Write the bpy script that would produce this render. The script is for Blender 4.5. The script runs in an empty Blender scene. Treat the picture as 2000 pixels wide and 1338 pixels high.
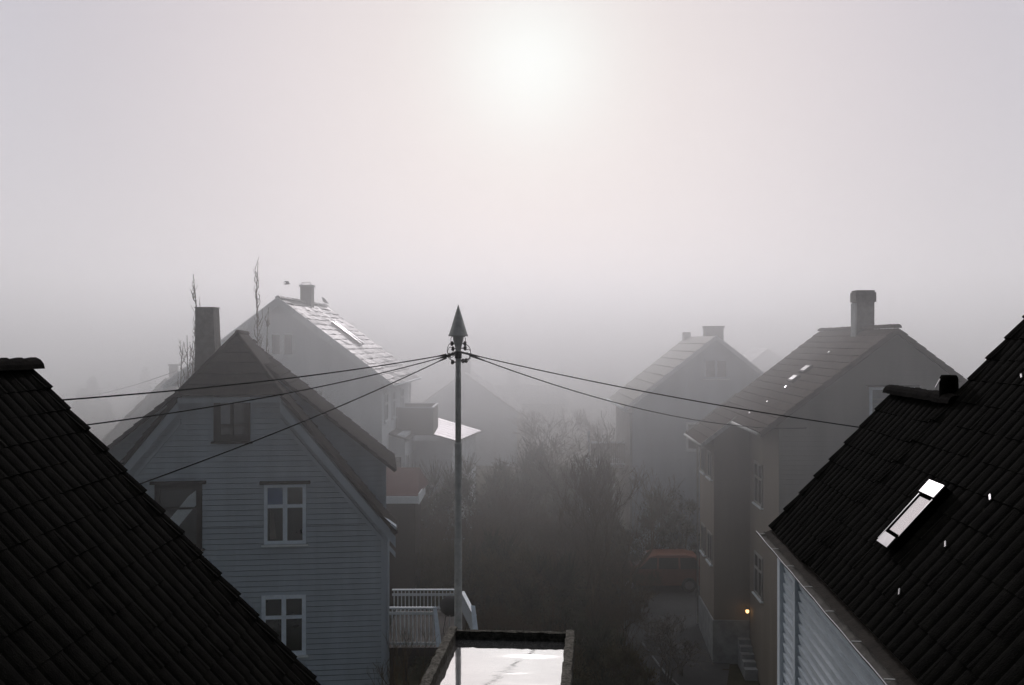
import bpy, bmesh, math, random
from math import radians as R, sin, cos, tan, pi, sqrt
from mathutils import Vector as V, Matrix

random.seed(7)
sc = bpy.context.scene
col = sc.collection
CZ = 11.5                    # eye height of the attic window
F = 2000.0
def at(px, py, Y):
    """metre point for a sight line measured in the photograph at depth Y"""
    return V(((px-1000)/F*Y, Y, CZ-(py-669)/F*Y))

# ------------------------------------------------------------------ materials
def mat(name, color, rough=0.8, metal=0.0, spec=0.5, var=0.25, vscale=3.0, bump=0.0, bscale=20.0,
        emit=None, estr=0.0, streak=False, dirt=None, col2=None):
    m = bpy.data.materials.new(name); m.use_nodes = True
    nt = m.node_tree; b = nt.nodes['Principled BSDF']
    b.inputs['Roughness'].default_value = rough
    b.inputs['Metallic'].default_value = metal
    b.inputs['Specular IOR Level'].default_value = spec
    tc = nt.nodes.new('ShaderNodeTexCoord')
    mp = nt.nodes.new('ShaderNodeMapping')
    nt.links.new(tc.outputs['Object'], mp.inputs['Vector'])
    if streak: mp.inputs['Scale'].default_value = (1, 1, 0.12)
    n = nt.nodes.new('ShaderNodeTexNoise'); n.inputs['Scale'].default_value = vscale
    n.inputs['Detail'].default_value = 6; n.inputs['Roughness'].default_value = 0.65
    nt.links.new(mp.outputs['Vector'], n.inputs['Vector'])
    cr = nt.nodes.new('ShaderNodeValToRGB')
    c = list(color)
    c2 = list(col2) if col2 else [min(1, x*(1+var)) for x in c]
    cr.color_ramp.elements[0].position = 0.32; cr.color_ramp.elements[1].position = 0.68
    cr.color_ramp.elements[0].color = [x*(1-var) for x in c]+[1]
    cr.color_ramp.elements[1].color = c2+[1]
    nt.links.new(n.outputs['Fac'], cr.inputs['Fac'])
    nt.links.new(cr.outputs['Color'], b.inputs['Base Color'])
    if bump:
        n2 = nt.nodes.new('ShaderNodeTexNoise'); n2.inputs['Scale'].default_value = bscale
        n2.inputs['Detail'].default_value = 4
        nt.links.new(tc.outputs['Object'], n2.inputs['Vector'])
        bp = nt.nodes.new('ShaderNodeBump'); bp.inputs['Strength'].default_value = bump
        bp.inputs['Distance'].default_value = 0.02
        nt.links.new(n2.outputs['Fac'], bp.inputs['Height'])
        nt.links.new(bp.outputs['Normal'], b.inputs['Normal'])
    if emit:
        b.inputs['Emission Color'].default_value = list(emit)+[1]
        b.inputs['Emission Strength'].default_value = estr
    return m

M = dict(
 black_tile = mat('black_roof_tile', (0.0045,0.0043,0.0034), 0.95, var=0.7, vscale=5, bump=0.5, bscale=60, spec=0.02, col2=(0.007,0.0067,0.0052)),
 ridge_tile = mat('ridge_tile', (0.007,0.006,0.005), 0.95, var=0.6, vscale=7, bump=0.6, bscale=40, spec=0.03),
 brown_tile = mat('brown_roof_tile', (0.070,0.052,0.040), 0.9, var=0.35, vscale=5, bump=0.4, bscale=30, spec=0.15),
 dark_tile = mat('dark_brown_roof_tile', (0.030,0.025,0.020), 0.9, var=0.4, vscale=6, bump=0.5, bscale=30, spec=0.08),
 slate = mat('weathered_slate', (0.13,0.125,0.12), 0.50, var=0.45, vscale=6, bump=0.3, bscale=25, spec=0.45),
 moss_tile = mat('mossy_grey_tile', (0.20,0.19,0.15), 0.7, var=0.35, vscale=4, spec=0.3),
 siding_a = mat('blue_grey_siding', (0.42,0.475,0.53), 0.75, var=0.12, vscale=1.6, bump=0.15, bscale=30, streak=True, spec=0.2),
 siding_white = mat('white_siding', (0.70,0.74,0.77), 0.75, var=0.10, vscale=1.2, bump=0.15, bscale=25, streak=True, spec=0.2),
 siding_beige = mat('beige_siding', (0.30,0.285,0.26), 0.8, var=0.12, vscale=1.2, bump=0.15, bscale=25, streak=True, spec=0.2),
 render_beige = mat('beige_render', (0.24,0.205,0.165), 0.9, var=0.15, vscale=0.9, bump=0.2, bscale=40, streak=True, spec=0.15),
 paint_white = mat('white_paint', (0.74,0.78,0.80), 0.55, var=0.10, vscale=6, spec=0.4),
 paint_blue = mat('pale_blue_paint', (0.72,0.80,0.88), 0.55, var=0.10, vscale=6, spec=0.4),
 dark_wood = mat('dark_brown_wood', (0.035,0.026,0.02), 0.7, var=0.3, vscale=12, spec=0.25),
 concrete = mat('concrete', (0.30,0.31,0.31), 0.9, var=0.25, vscale=2.5, bump=0.4, bscale=25, spec=0.2),
 brick_grey = mat('sooty_render', (0.14,0.13,0.115), 0.9, var=0.3, vscale=6, bump=0.5, bscale=40, spec=0.15),
 zinc = mat('galvanised_steel', (0.42,0.42,0.40), 0.65, metal=0.15, var=0.25, vscale=8, bump=0.1, bscale=40),
 bright_metal = mat('bright_sheet_metal', (0.46,0.46,0.47), 0.28, metal=1.0, var=0.12, vscale=5),
 tin_roof = mat('wet_tin_roof', (0.48,0.46,0.47), 0.45, metal=0.9, var=0.10, vscale=4, bump=0.25, bscale=6),
 cable = mat('black_cable', (0.015,0.014,0.012), 0.6, var=0.2, spec=0.2),
 ceramic = mat('brown_ceramic', (0.04,0.028,0.02), 0.35, var=0.2),
 bark = mat('dark_bark', (0.095,0.066,0.034), 0.95, var=0.4, vscale=14, spec=0.1),
 twig = mat('grey_twig', (0.16,0.14,0.12), 0.9, var=0.3, vscale=10, spec=0.1),
 leaf_brown = mat('winter_leaves', (0.14,0.098,0.045), 0.9, var=0.5, vscale=2.5, spec=0.1, col2=(0.13,0.115,0.06)),
 leaf_green = mat('evergreen_leaves', (0.050,0.055,0.030), 0.85, var=0.5, vscale=3, spec=0.15),
 grass = mat('winter_grass', (0.045,0.042,0.022), 0.95, var=0.5, vscale=0.8, bump=0.8, bscale=6, spec=0.1),
 asphalt = mat('asphalt', (0.06,0.06,0.06), 0.7, var=0.3, vscale=0.7, bump=0.3, bscale=30, spec=0.3),
 car_orange = mat('orange_car_paint', (0.16,0.045,0.015), 0.5, var=0.08, vscale=2),
 rubber = mat('tyre_rubber', (0.02,0.02,0.02), 0.85, var=0.2),
 hub = mat('wheel_alloy', (0.35,0.35,0.36), 0.4, metal=0.8, var=0.1),
 red_roof = mat('brick_red_roofing', (0.085,0.038,0.032), 0.9, var=0.25, vscale=4),
 feather = mat('dark_feathers', (0.03,0.03,0.03), 0.7, var=0.2),
 reflection_or_curtain = mat('painted_sky_reflection', (0.55,0.60,0.62), 0.9, var=0.1, vscale=8),
 moss = mat('mossy_parapet_stone', (0.085,0.080,0.062), 0.95, var=0.6, vscale=22, bump=0.9, bscale=60, spec=0.1, col2=(0.22,0.20,0.17)),
 bulb = mat('warm_lamp_bulb', (0.9,0.6,0.3), 0.5, emit=(1.0,0.55,0.20), estr=3.5),
 red_light = mat('red_plastic', (0.35,0.03,0.02), 0.5),
)
def glass_mat(name, color, rough, spec=0.5):
    m = mat(name, color, rough, var=0.3, vscale=1.5, spec=spec, bump=0.02, bscale=3)
    return m
M['glass'] = glass_mat('dark_window_glass', (0.016,0.017,0.014), 0.06, 0.45)
M['glass_blue'] = glass_mat('blue_tinted_glass', (0.07,0.12,0.24), 0.1)
M['glass_pale'] = glass_mat('pale_window_glass', (0.16,0.18,0.20), 0.1)
m = mat('skylight_glass', (0.62,0.60,0.62), 0.05, metal=1.0, var=0.03, vscale=2); M['skyglass'] = m
# wet flat roof: standing water over metal, wrinkled in bands
m = mat('standing_water', (0.93,0.90,0.90), 0.02, metal=0.95, var=0.06, vscale=1.3); M['water'] = m
nt = m.node_tree; b = nt.nodes['Principled BSDF']
tc = nt.nodes.new('ShaderNodeTexCoord'); mp = nt.nodes.new('ShaderNodeMapping')
mp.inputs['Scale'].default_value = (0.35, 2.4, 1)
nt.links.new(tc.outputs['Object'], mp.inputs['Vector'])
nz = nt.nodes.new('ShaderNodeTexNoise'); nz.inputs['Scale'].default_value = 1.8; nz.inputs['Detail'].default_value = 7
nz.inputs['Distortion'].default_value = 0.6
nt.links.new(mp.outputs['Vector'], nz.inputs['Vector'])
bp = nt.nodes.new('ShaderNodeBump'); bp.inputs['Strength'].default_value = 0.035; bp.inputs['Distance'].default_value = 0.03
nt.links.new(nz.outputs['Fac'], bp.inputs['Height']); nt.links.new(bp.outputs['Normal'], b.inputs['Normal'])
rr = nt.nodes.new('ShaderNodeMapRange'); rr.inputs['From Min'].default_value = 0.50; rr.inputs['From Max'].default_value = 0.72
rr.inputs['To Min'].default_value = 0.01; rr.inputs['To Max'].default_value = 0.07
nt.links.new(nz.outputs['Fac'], rr.inputs['Value']); nt.links.new(rr.outputs['Result'], b.inputs['Roughness'])

# ------------------------------------------------------------------ scene-graph helpers
OFF = {}
def thing(name, label, cat, loc, group=None):
    o = bpy.data.objects.new(name, None); col.objects.link(o)
    o.location = loc; o['label'] = label; o['category'] = cat; o.empty_display_size = 0.3
    if group: o['group'] = group
    OFF[o] = V(loc)
    return o
def obj(name, bm, m, parent=None, smooth=False):
    """bm is in world coordinates; becomes one mesh under parent"""
    me = bpy.data.meshes.new(name)
    off = OFF.get(parent, V((0,0,0))) if parent else V((0,0,0))
    if parent: bmesh.ops.translate(bm, verts=bm.verts, vec=-off)
    bm.normal_update()
    if smooth:
        for f in bm.faces: f.smooth = True
    bm.to_mesh(me); bm.free()
    o = bpy.data.objects.new(name, me); col.objects.link(o)
    if isinstance(m, (list, tuple)):
        for x in m: me.materials.append(x)
    else: me.materials.append(m)
    if parent:
        o.parent = parent; OFF[o] = off
    return o
def tag(o, label, cat, group=None):
    o['label'] = label; o['category'] = cat
    if group: o['group'] = group
def single(name, bm, m, label, cat, group=None, smooth=False):
    """a one-mesh thing whose origin sits at its base"""
    xs = [v.co for v in bm.verts]
    c = V(((min(v.x for v in xs)+max(v.x for v in xs))/2, (min(v.y for v in xs)+max(v.y for v in xs))/2, min(v.z for v in xs)))
    bmesh.ops.translate(bm, verts=bm.verts, vec=-c)
    o = obj(name, bm, m, None, smooth); o.location = c; tag(o, label, cat, group); return o
def struct(name, bm, m, smooth=False):
    o = obj(name, bm, m, None, smooth); o['kind'] = 'structure'; return o
def NB(): return bmesh.new()

class Fr:
    """house frame: u across the gable, v along the ridge away from the viewer, z up"""
    def __init__(s, x, y, a):
        n = sqrt(1+a*a); s.o = V((x,y,0)); s.u = V((1,-a,0))/n; s.v = V((a,1,0))/n; s.z = V((0,0,1))
    def p(s, u, v, z): return s.o + s.u*u + s.v*v + s.z*z
W = Fr(0,0,0)

def quad(bm, *ps):
    vs = [bm.verts.new(p) for p in ps]
    try: return bm.faces.new(vs)
    except ValueError: return None
def hexa(bm, P):
    v = [bm.verts.new(p) for p in P]
    for f in ((0,3,2,1),(4,5,6,7),(0,1,5,4),(1,2,6,5),(2,3,7,6),(3,0,4,7)):
        bm.faces.new([v[i] for i in f])
def box(bm, fr, u0, u1, v0, v1, z0, z1):
    hexa(bm, [fr.p(u0,v0,z0),fr.p(u1,v0,z0),fr.p(u1,v1,z0),fr.p(u0,v1,z0),
              fr.p(u0,v0,z1),fr.p(u1,v0,z1),fr.p(u1,v1,z1),fr.p(u0,v1,z1)])
def beam(bm, a, b, w, h, up=V((0,0,1))):
    a = V(a); b = V(b); d = (b-a).normalized(); s = d.cross(up)
    if s.length < 1e-4: s = d.cross(V((1,0,0)))
    s.normalize(); t = s.cross(d).normalized()
    s *= w/2; t *= h/2
    hexa(bm, [a-s-t,a+s-t,b+s-t,b-s-t,a-s+t,a+s+t,b+s+t,b-s+t])
def tube(bm, pts, rads, n=6, cap=True):
    pts = [V(p) for p in pts]
    if not hasattr(rads, '__len__'): rads = [rads]*len(pts)
    rings = []; ref = None
    for i, p in enumerate(pts):
        d = (pts[min(i+1,len(pts)-1)]-pts[max(i-1,0)])
        if d.length < 1e-6: d = V((0,0,1))
        d.normalize()
        if ref is None: ref = V((0,0,1)) if abs(d.z) < 0.9 else V((1,0,0))
        s = d.cross(ref)
        if s.length < 1e-3: ref = V((0,1,0)) if abs(d.y)<0.9 else V((1,0,0)); s = d.cross(ref)
        s.normalize(); t = s.cross(d)
        rings.append([bm.verts.new(p + (s*cos(2*pi*k/n)+t*sin(2*pi*k/n))*rads[i]) for k in range(n)])
    for i in range(len(rings)-1):
        for k in range(n):
            bm.faces.new((rings[i][k],rings[i][(k+1)%n],rings[i+1][(k+1)%n],rings[i+1][k]))
    if cap and n > 2:
        bm.faces.new(rings[0][::-1]); bm.faces.new(rings[-1])
def lathe(bm, c, prof, n=24):
    """prof: list of (r, z) bottom to top"""
    c = V(c); rings = []
    for r, z in prof:
        rings.append([bm.verts.new(c+V((max(r,0.001)*cos(2*pi*k/n), max(r,0.001)*sin(2*pi*k/n), z))) for k in range(n)])
    for i in range(len(rings)-1):
        for k in range(n):
            bm.faces.new((rings[i][k],rings[i][(k+1)%n],rings[i+1][(k+1)%n],rings[i+1][k]))
    bm.faces.new(rings[0][::-1]); bm.faces.new(rings[-1])

def clip(poly, axis, val, keep_above):
    out = []
    for i in range(len(poly)):
        a = poly[i]; b = poly[(i+1)%len(poly)]
        ia = (a[axis] >= val) == keep_above; ib = (b[axis] >= val) == keep_above
        if ia: out.append(a)
        if ia != ib:
            t = (val-a[axis])/(b[axis]-a[axis]); out.append((a[0]+t*(b[0]-a[0]), a[1]+t*(b[1]-a[1])))
    return out
def clapboards(bm, poly, P, h=0.13, depth=0.022, g=0.020, tout=None):
    """poly convex in (s, z); P(s, z, out) gives the point with 'out' metres of projection; each board stands over an open groove"""
    zmin = min(p[1] for p in poly); zmax = max(p[1] for p in poly)
    z = zmin
    while z < zmax-1e-3:
        jit = random.uniform(-0.003, 0.003)
        top = min(z+h, zmax); zg = min(z+g, top-1e-4)
        q = clip(clip(poly, 1, zg, True), 1, top, False)
        r = clip(clip(poly, 1, z, True), 1, zg, False)
        if len(r) >= 3:
            try: bm.faces.new([bm.verts.new(P(s_, zz, -0.020)) for s_, zz in r])
            except ValueError: pass
        if len(q) >= 3:
            vs = [bm.verts.new(P(s_, zz, (depth*(1-0.7*(zz-zg)/h) if tout is None else depth+(tout-depth)*(zz-zg)/(h-g))+jit)) for s_, zz in q]
            try: bm.faces.new(vs)
            except ValueError: pass
            for zl, o in ((zg, depth+jit), (top, (depth*0.35 if tout is None else tout)+jit)):
                lo = [p for p in q if abs(p[1]-zl) < 1e-5]
                if len(lo) >= 2:
                    a = min(lo); b = max(lo)
                    quad(bm, P(a[0],zl,-0.020), P(b[0],zl,-0.020), P(b[0],zl,o), P(a[0],zl,o))
        z += h

def tiled(bm, ridge0, along, length, down, slope, course=0.33, colw=0.30, step=0.035, wave=0.018, seg=6, thick=0.05, nrm=None, irregular=0.006, jitc=0.0, vstep=None):
    """pantiled slope: ridge0 + along*s (0..length) + down*t (0..slope); stepped courses, waved columns"""
    along = along.normalized(); down = down.normalized()
    nrm = nrm or along.cross(down).normalized()
    if nrm.z < 0: nrm = -nrm
    ncol = max(1, round(length/colw)); cw = length/ncol
    nc = max(1, round(slope/course)); ch = slope/nc
    prev = None
    rnd = random.Random(int(abs(ridge0.x*100+ridge0.y*10))+3)
    tj = [[rnd.uniform(-irregular, irregular) for _ in range(ncol)] for _ in range(nc)]
    nseg = ncol*seg
    for i in range(nc):
        top = []; bot = []
        for k in range(nseg+1):
            c = min(k//seg, ncol-1); ph = (k/seg)
            w = wave*(0.5+0.5*cos(2*pi*ph)) if seg > 1 else 0
            if seg >= 2: w = wave*abs(cos(pi*ph))**0.7 if seg >= 4 else (wave if k%seg==0 else 0)
            j = tj[i][c]
            sk_ = (vstep if (vstep and (k < seg or k > nseg-seg)) else step)
            base = ridge0 + along*(k/seg*cw)
            t0 = i*ch; t1 = (i+1)*ch + jitc*rnd.uniform(-1,1)
            top.append(bm.verts.new(base + down*t0 + nrm*(w)))
            bot.append(bm.verts.new(base + down*(t1+0.01) + nrm*(w+sk_+j)))
        for k in range(nseg):
            bm.faces.new((top[k], top[k+1], bot[k+1], bot[k]))
        # front lip
        lip = [bm.verts.new(v.co - nrm*(step+0.012)) for v in bot]
        for k in range(nseg):
            bm.faces.new((bot[k], bot[k+1], lip[k+1], lip[k]))
        # verge cheeks
        for e, (a, b_, c_) in enumerate(((top[0],bot[0],lip[0]),(top[-1],bot[-1],lip[-1]))):
            try:
                q0 = bm.verts.new(a.co - nrm*thick); q1 = bm.verts.new(c_.co - nrm*(thick-0.02))
                bm.faces.new((a, b_, c_)); bm.faces.new((a, c_, q1, q0))
            except ValueError: pass
    # underside deck
    o = ridge0 - nrm*(0.012); u = ridge0 - nrm*thick
    e = along*length; d = down*slope
    hexa(bm, [u, u+e, u+e+d, u+d, o, o+e, o+e+d, o+d])

def ridge_caps(bm, a, b, r=0.11, L=0.36, n=7):
    d = (b-a); tot = d.length; d.normalize(); k = max(1, round(tot/L)); L = tot/k
    s = d.cross(V((0,0,1))).normalized(); up = s.cross(d).normalized()
    for i in range(k):
        p0 = a + d*(i*L-0.02); p1 = a + d*((i+1)*L+0.02)
        r0 = r*random.uniform(1.10,1.18); r1 = r*0.92
        j = random.uniform(-0.008, 0.008)
        R0 = []; R1 = []
        for q in range(n+1):
            th = pi*q/n
            R0.append(bm.verts.new(p0 + s*cos(th)*r0 + up*(sin(th)*r0+j)))
            R1.append(bm.verts.new(p1 + s*cos(th)*r1 + up*(sin(th)*r1+j)))
        for q in range(n): bm.faces.new((R0[q],R0[q+1],R1[q+1],R1[q]))
        bm.faces.new(R0[::-1]); bm.faces.new(R1)

# window builder -------------------------------------------------
def window(parent, fr, face, s0, s1, z0, z1, off, frame_m, panes=(2,2), glass='glass', split=0.35, fw=0.09, sill=True, out=0.05, glasses=None, mull=0.055, hood=False):
    """face 'front': wall plane at v=off facing -v ; 'left': plane at u=off facing -u ; 'right': plane u=off facing +u. s runs along the wall"""
    if face == 'front': P = lambda s,z,o: fr.p(s, off-o, z)
    elif face == 'left': P = lambda s,z,o: fr.p(off-o, s, z)
    else: P = lambda s,z,o: fr.p(off+o, s, z)
    def bx(bm, a,b,c,d,o0,o1):
        hexa(bm, [P(a,c,o0),P(b,c,o0),P(b,c,o1),P(a,c,o1),P(a,d,o0),P(b,d,o0),P(b,d,o1),P(a,d,o1)])
    bm = NB()
    bx(bm, s0, s0+fw, z0, z1, 0.0, out); bx(bm, s1-fw, s1, z0, z1, 0.0, out)
    bx(bm, s0+fw, s1-fw, z1-fw, z1, 0.0, out-0.003); bx(bm, s0+fw, s1-fw, z0, z0+fw, 0.0, out-0.003)
    # mullions
    nx, nz = panes; zin0 = z0+fw; zin1 = z1-fw; sin0 = s0+fw; sin1 = s1-fw
    xs = [sin0+(sin1-sin0)*i/nx for i in range(1,nx)]
    zs = [zin1-(zin1-zin0)*split] if nz == 2 else ([zin0+(zin1-zin0)*i/nz for i in range(1,nz)] if nz > 2 else [])
    for x in xs: bx(bm, x-mull, x+mull, zin0, zin1, 0.002, out-0.008)
    for z in zs: bx(bm, sin0, sin1, z-mull*0.8, z+mull*0.8, 0.003, out-0.012)
    # casement rims
    ex = [sin0]+xs+[sin1]; ez = [zin0]+zs+[zin1]
    w = obj('window', bm, frame_m, parent)
    idx = 0
    gl = {}
    for i in range(len(ex)-1):
        for j in range(len(ez)-1):
            g = glasses[idx] if glasses else glass
            idx += 1
            a0 = ex[i]; a1 = ex[i+1]; c0 = ez[j]; c1 = ez[j+1]
            gl.setdefault(g, []).append((a0,a1,c0,c1))
    for g, L in gl.items():
        bm = NB()
        for a0,a1,c0,c1 in L:
            tl = random.uniform(-0.004,0.004)
            bm_v = [P(a0,c0,out*0.45), P(a1,c0,out*0.45), P(a1,c1,out*0.45+tl), P(a0,c1,out*0.45+tl)]
            quad(bm, *bm_v)
        obj('pane', bm, M[g], w)
    if sill:
        bm = NB(); bx(bm, s0-0.06, s1+0.06, z0-0.05, z0-0.002, 0.0, out+0.06)
        obj('sill', bm, M['paint_white'] if frame_m != M['dark_wood'] else M['dark_wood'], w)
    if hood:
        bm = NB(); bx(bm, s0-0.10, s1+0.10, z1+0.003, z1+0.07, 0.0, out+0.09)
        obj('hood', bm, M['dark_wood'], w)
    return w

def chimney(parent, fr, u0,u1,v0,v1,z0,z1, m, cap=True, capm=None, taper=0.0):
    bm = NB(); t = taper
    hexa(bm, [fr.p(u0-t,v0-t,z0),fr.p(u1+t,v0-t,z0),fr.p(u1+t,v1+t,z0),fr.p(u0-t,v1+t,z0),
              fr.p(u0,v0,z1),fr.p(u1,v0,z1),fr.p(u1,v1,z1),fr.p(u0,v1,z1)])
    c = obj('chimney', bm, m, parent)
    if cap:
        bm = NB(); box(bm, fr, u0-0.05,u1+0.05,v0-0.05,v1+0.05,z1+0.002,z1+0.09)
        obj('cap', bm, capm or m, c)
    return c

# ------------------------------------------------------------------ terrain
def gz(x, y):
    z = -0.15
    if y > 36: z += min((y-36)*0.095, 2.6)
    if y > 70: z -= min((y-70)*0.04, 6)
    k = max(0, min(1, (-x-0.5)/5)) * max(0, min(1, (36-y)/6)) ; z += 1.1*k
    z += 0.12*sin(x*0.31+1)*sin(y*0.23)
    return z
bm = NB()
xs = [-600,-400,-250,-160,-110,-80] + [i*3.0-60 for i in range(41)] + [80,110,160,250,400,600]
ys = [-200,-80,-30,-10] + [i*2.5 for i in range(41)] + [115,135,165,210,280,400,700]
G = [[bm.verts.new((x,y,gz(x,y))) for x in xs] for y in ys]
for j in range(len(ys)-1):
    for i in range(len(xs)-1):
        bm.faces.new((G[j][i],G[j][i+1],G[j+1][i+1],G[j+1][i]))
struct('ground', bm, M['grass'], True)
# driveway: ribbon of asphalt
bm = NB()
path = [(5.6,26,1.3),(5.3,30,1.4),(5.5,34,1.6),(6.0,37.5,2.0),(6.8,41,2.3),(7.6,45,3.0),(8.2,50,2.8),(8.5,58,2.2),(7.0,68,2.0)]
prev = None
for i in range(len(path)-1):
    for k in range(6):
        t = k/6; x = path[i][0]*(1-t)+path[i+1][0]*t; y = path[i][1]*(1-t)+path[i+1][1]*t; w = path[i][2]*(1-t)+path[i+1][2]*t
        row = [bm.verts.new((x+w*q, y, max(gz(x+w*q-0.1,y),gz(x+w*q,y))+0.05)) for q in (-1,-0.5,0,0.5,1)]
        if prev:
            for a in range(4): bm.faces.new((prev[a],prev[a+1],row[a+1],row[a]))
        prev = row
struct('driveway', bm, M['asphalt'], True)

# ================================================================== near left roof
t = thing('tiled_house', 'black pantiled house roof filling the lower left corner, its stepped verge falling to the right', 'house', (-6.0, 7, 0))
RX, RZ, YF = -5.97, CZ-0.32, 12.7
bm = NB()
dn = V((1,0,-1.10)).normalized()
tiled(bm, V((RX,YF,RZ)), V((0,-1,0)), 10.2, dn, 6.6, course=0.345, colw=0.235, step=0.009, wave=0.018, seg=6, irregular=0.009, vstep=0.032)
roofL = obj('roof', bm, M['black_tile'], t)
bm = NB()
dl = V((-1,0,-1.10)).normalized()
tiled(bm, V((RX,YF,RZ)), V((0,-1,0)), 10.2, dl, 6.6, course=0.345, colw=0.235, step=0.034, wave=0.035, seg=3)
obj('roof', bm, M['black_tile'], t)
bm = NB(); ridge_caps(bm, V((RX,YF+0.05,RZ+0.0)), V((RX,YF-10.2,RZ+0.0)), r=0.13)
obj('ridge_cap', bm, M['ridge_tile'], roofL)
bm = NB()
for Yw in (YF-0.25, YF-9.9):
    v = [V((RX,Yw,RZ-0.12)), V((RX+4.2,Yw,RZ-0.12-4.62)), V((RX+4.2,Yw,0.5)), V((RX-4.2,Yw,0.5)), V((RX-4.2,Yw,RZ-0.12-4.62))]
    quad(bm, *v)
for sx in (4.2,-4.2):
    quad(bm, V((RX+sx,YF-0.25,0.5)),V((RX+sx,YF-9.9,0.5)),V((RX+sx,YF-9.9,RZ-4.74)),V((RX+sx,YF-0.25,RZ-4.74)))
obj('wall', bm, M['siding_white'], t)

# ================================================================== near right roof
fr = Fr(3.94, 15.6, 0.08)
EZ = CZ-2.816; TP = 1.135
t = thing('tiled_house', 'black pantiled roof over pale clapboard wall filling the lower right corner, with one glowing skylight', 'house', fr.p(2,-5,0))
up = (fr.u + V((0,0,TP))).normalized(); dnv = -up
sl = sqrt(1+TP*TP)
V1 = -2.55                       # where the higher part of the roof begins
VN = -10.35                      # near verge
bm = NB()
hr = 1.80
tiled(bm, fr.p(hr,0,EZ+TP*hr), -fr.v, -V1, dnv, hr*sl, course=0.345, colw=0.235, step=0.009, wave=0.018, seg=6, irregular=0.009, vstep=0.032)
roofR2 = obj('roof', bm, M['black_tile'], t)
bm = NB()
tiled(bm, fr.p(hr,0,EZ+TP*hr), -fr.v, -V1, (fr.u - V((0,0,TP))).normalized(), hr*sl, course=0.345, colw=0.235, wave=0.035, seg=3)
obj('roof', bm, M['black_tile'], t)
bm = NB(); ridge_caps(bm, fr.p(hr,0.03,EZ+TP*hr+0.01), fr.p(hr,V1-0.2,EZ+TP*hr+0.01), r=0.115, L=0.25)
obj('ridge_cap', bm, M['ridge_tile'], roofR2)
bm = NB(); hb = 5.2
tiled(bm, fr.p(hb,V1,EZ+TP*hb+0.03), -fr.v, V1-VN, dnv, hb*sl, course=0.345, colw=0.235, step=0.009, wave=0.018, seg=6, irregular=0.009, vstep=0.032)
roofR = obj('roof', bm, M['black_tile'], t)
bm = NB()
tiled(bm, fr.p(hb,V1,EZ+TP*hb+0.03), -fr.v, V1-VN, (fr.u - V((0,0,TP))).normalized(), hb*sl, course=0.345, colw=0.235, wave=0.035, seg=3)
obj('roof', bm, M['black_tile'], t)
# walls
ge = 0.17
bm = NB()
PL = lambda s,z,o: fr.p(ge-o, s, z)
clapboards(bm, [(VN+0.25,1.0),(-0.12,1.0),(-0.12,EZ-0.02),(VN+0.25,EZ-0.02)], PL, h=0.150, depth=0.004, g=0.030, tout=0.032)
box(bm, fr, ge+0.01, 2*hr-ge, -0.35, -0.15, 0, EZ-0.1)
obj('wall', bm, M['siding_white'], t)
bm = NB()
quad(bm, fr.p(ge,-0.14,0), fr.p(2*hr-ge,-0.14,0), fr.p(2*hr-ge,-0.14,EZ), fr.p(hr,-0.14,EZ+TP*hr-0.1), fr.p(ge,-0.14,EZ))
quad(bm, fr.p(ge+2,V1-0.02,0), fr.p(2*hb-ge,V1-0.02,0), fr.p(2*hb-ge,V1-0.02,EZ), fr.p(hb,V1-0.02,EZ+TP*hb-0.1), fr.p(hr,V1-0.02,EZ+TP*hr-0.1))
clapboards(bm, [(ge,EZ),(2*hb-ge,EZ),(hb,EZ+TP*hb-0.1)], lambda s,z,o: fr.p(s, VN+0.22-o, z), h=0.155)
clapboards(bm, [(ge,0),(2*hb-ge,0),(2*hb-ge,EZ),(ge,EZ)], lambda s,z,o: fr.p(s, VN+0.22-o, z), h=0.155)
obj('gable_wall', bm, M['siding_a'], t)
bm = NB(); box(bm, fr, ge-0.075, ge+0.08, -0.22, -0.02, 0.5, EZ-0.03); obj('corner_board', bm, M['siding_white'], t)
bm = NB(); box(bm, fr, ge-0.07, ge+0.02, -1.36, -1.22, 0.5, EZ-0.05); obj('joint_board', bm, M['siding_white'], t)
# vent slots and drips: fascia, gutter and its brackets
bm = NB(); box(bm, fr, 0.03, 0.06, VN+0.1, -0.02, EZ-0.20, EZ-0.03)
obj('fascia', bm, M['concrete'], t)
bm = NB()
n = 40; prof = [(cos(pi+pi*i/8)*0.062, sin(pi+pi*i/8)*0.062) for i in range(9)]
prev = None
for i in range(n+1):
    v = 0.12 + (VN-0.1)*i/n; dz = -0.0022*(-v) + 0.004*sin(i*1.3)
    r = [bm.verts.new(fr.p(-0.135+a, v, EZ-0.085+b_+dz)) for a,b_ in prof] + [bm.verts.new(fr.p(-0.135+a*0.9, v, EZ-0.085+b_*0.9+dz+0.004)) for a,b_ in prof[::-1]]
    if prev:
        for k in range(len(r)): bm.faces.new((prev[k],prev[(k+1)%len(r)],r[(k+1)%len(r)],r[k]))
    else: bm.faces.new(r)
    prev = r
gut = obj('gutter', bm, M['brick_grey'], t, True)
bm = NB(); tube(bm, [fr.p(-0.197, 0.12+(VN-0.1)*i/n, EZ-0.083+0.004*sin(i*1.3)+0.0022*(VN-0.1)*i/n) for i in range(n+1)], 0.007, 5)
obj('bead', bm, M['bright_metal'], gut)
bm = NB(); quad(bm, fr.p(0.03,-0.02,EZ-0.02), fr.p(0.03,VN+0.05,EZ-0.02), fr.p(-0.10,VN+0.05,EZ-0.078), fr.p(-0.10,-0.02,EZ-0.078)); obj('eaves_flashing', bm, M['dark_tile'], gut)
for i in range(9):
    bm = NB(); v = -0.1-1.12*i; box(bm, fr, -0.195, -0.08, v-0.010, v+0.010, EZ-0.088, EZ-0.080)
    obj('bracket', bm, M['zinc'], gut)
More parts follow.
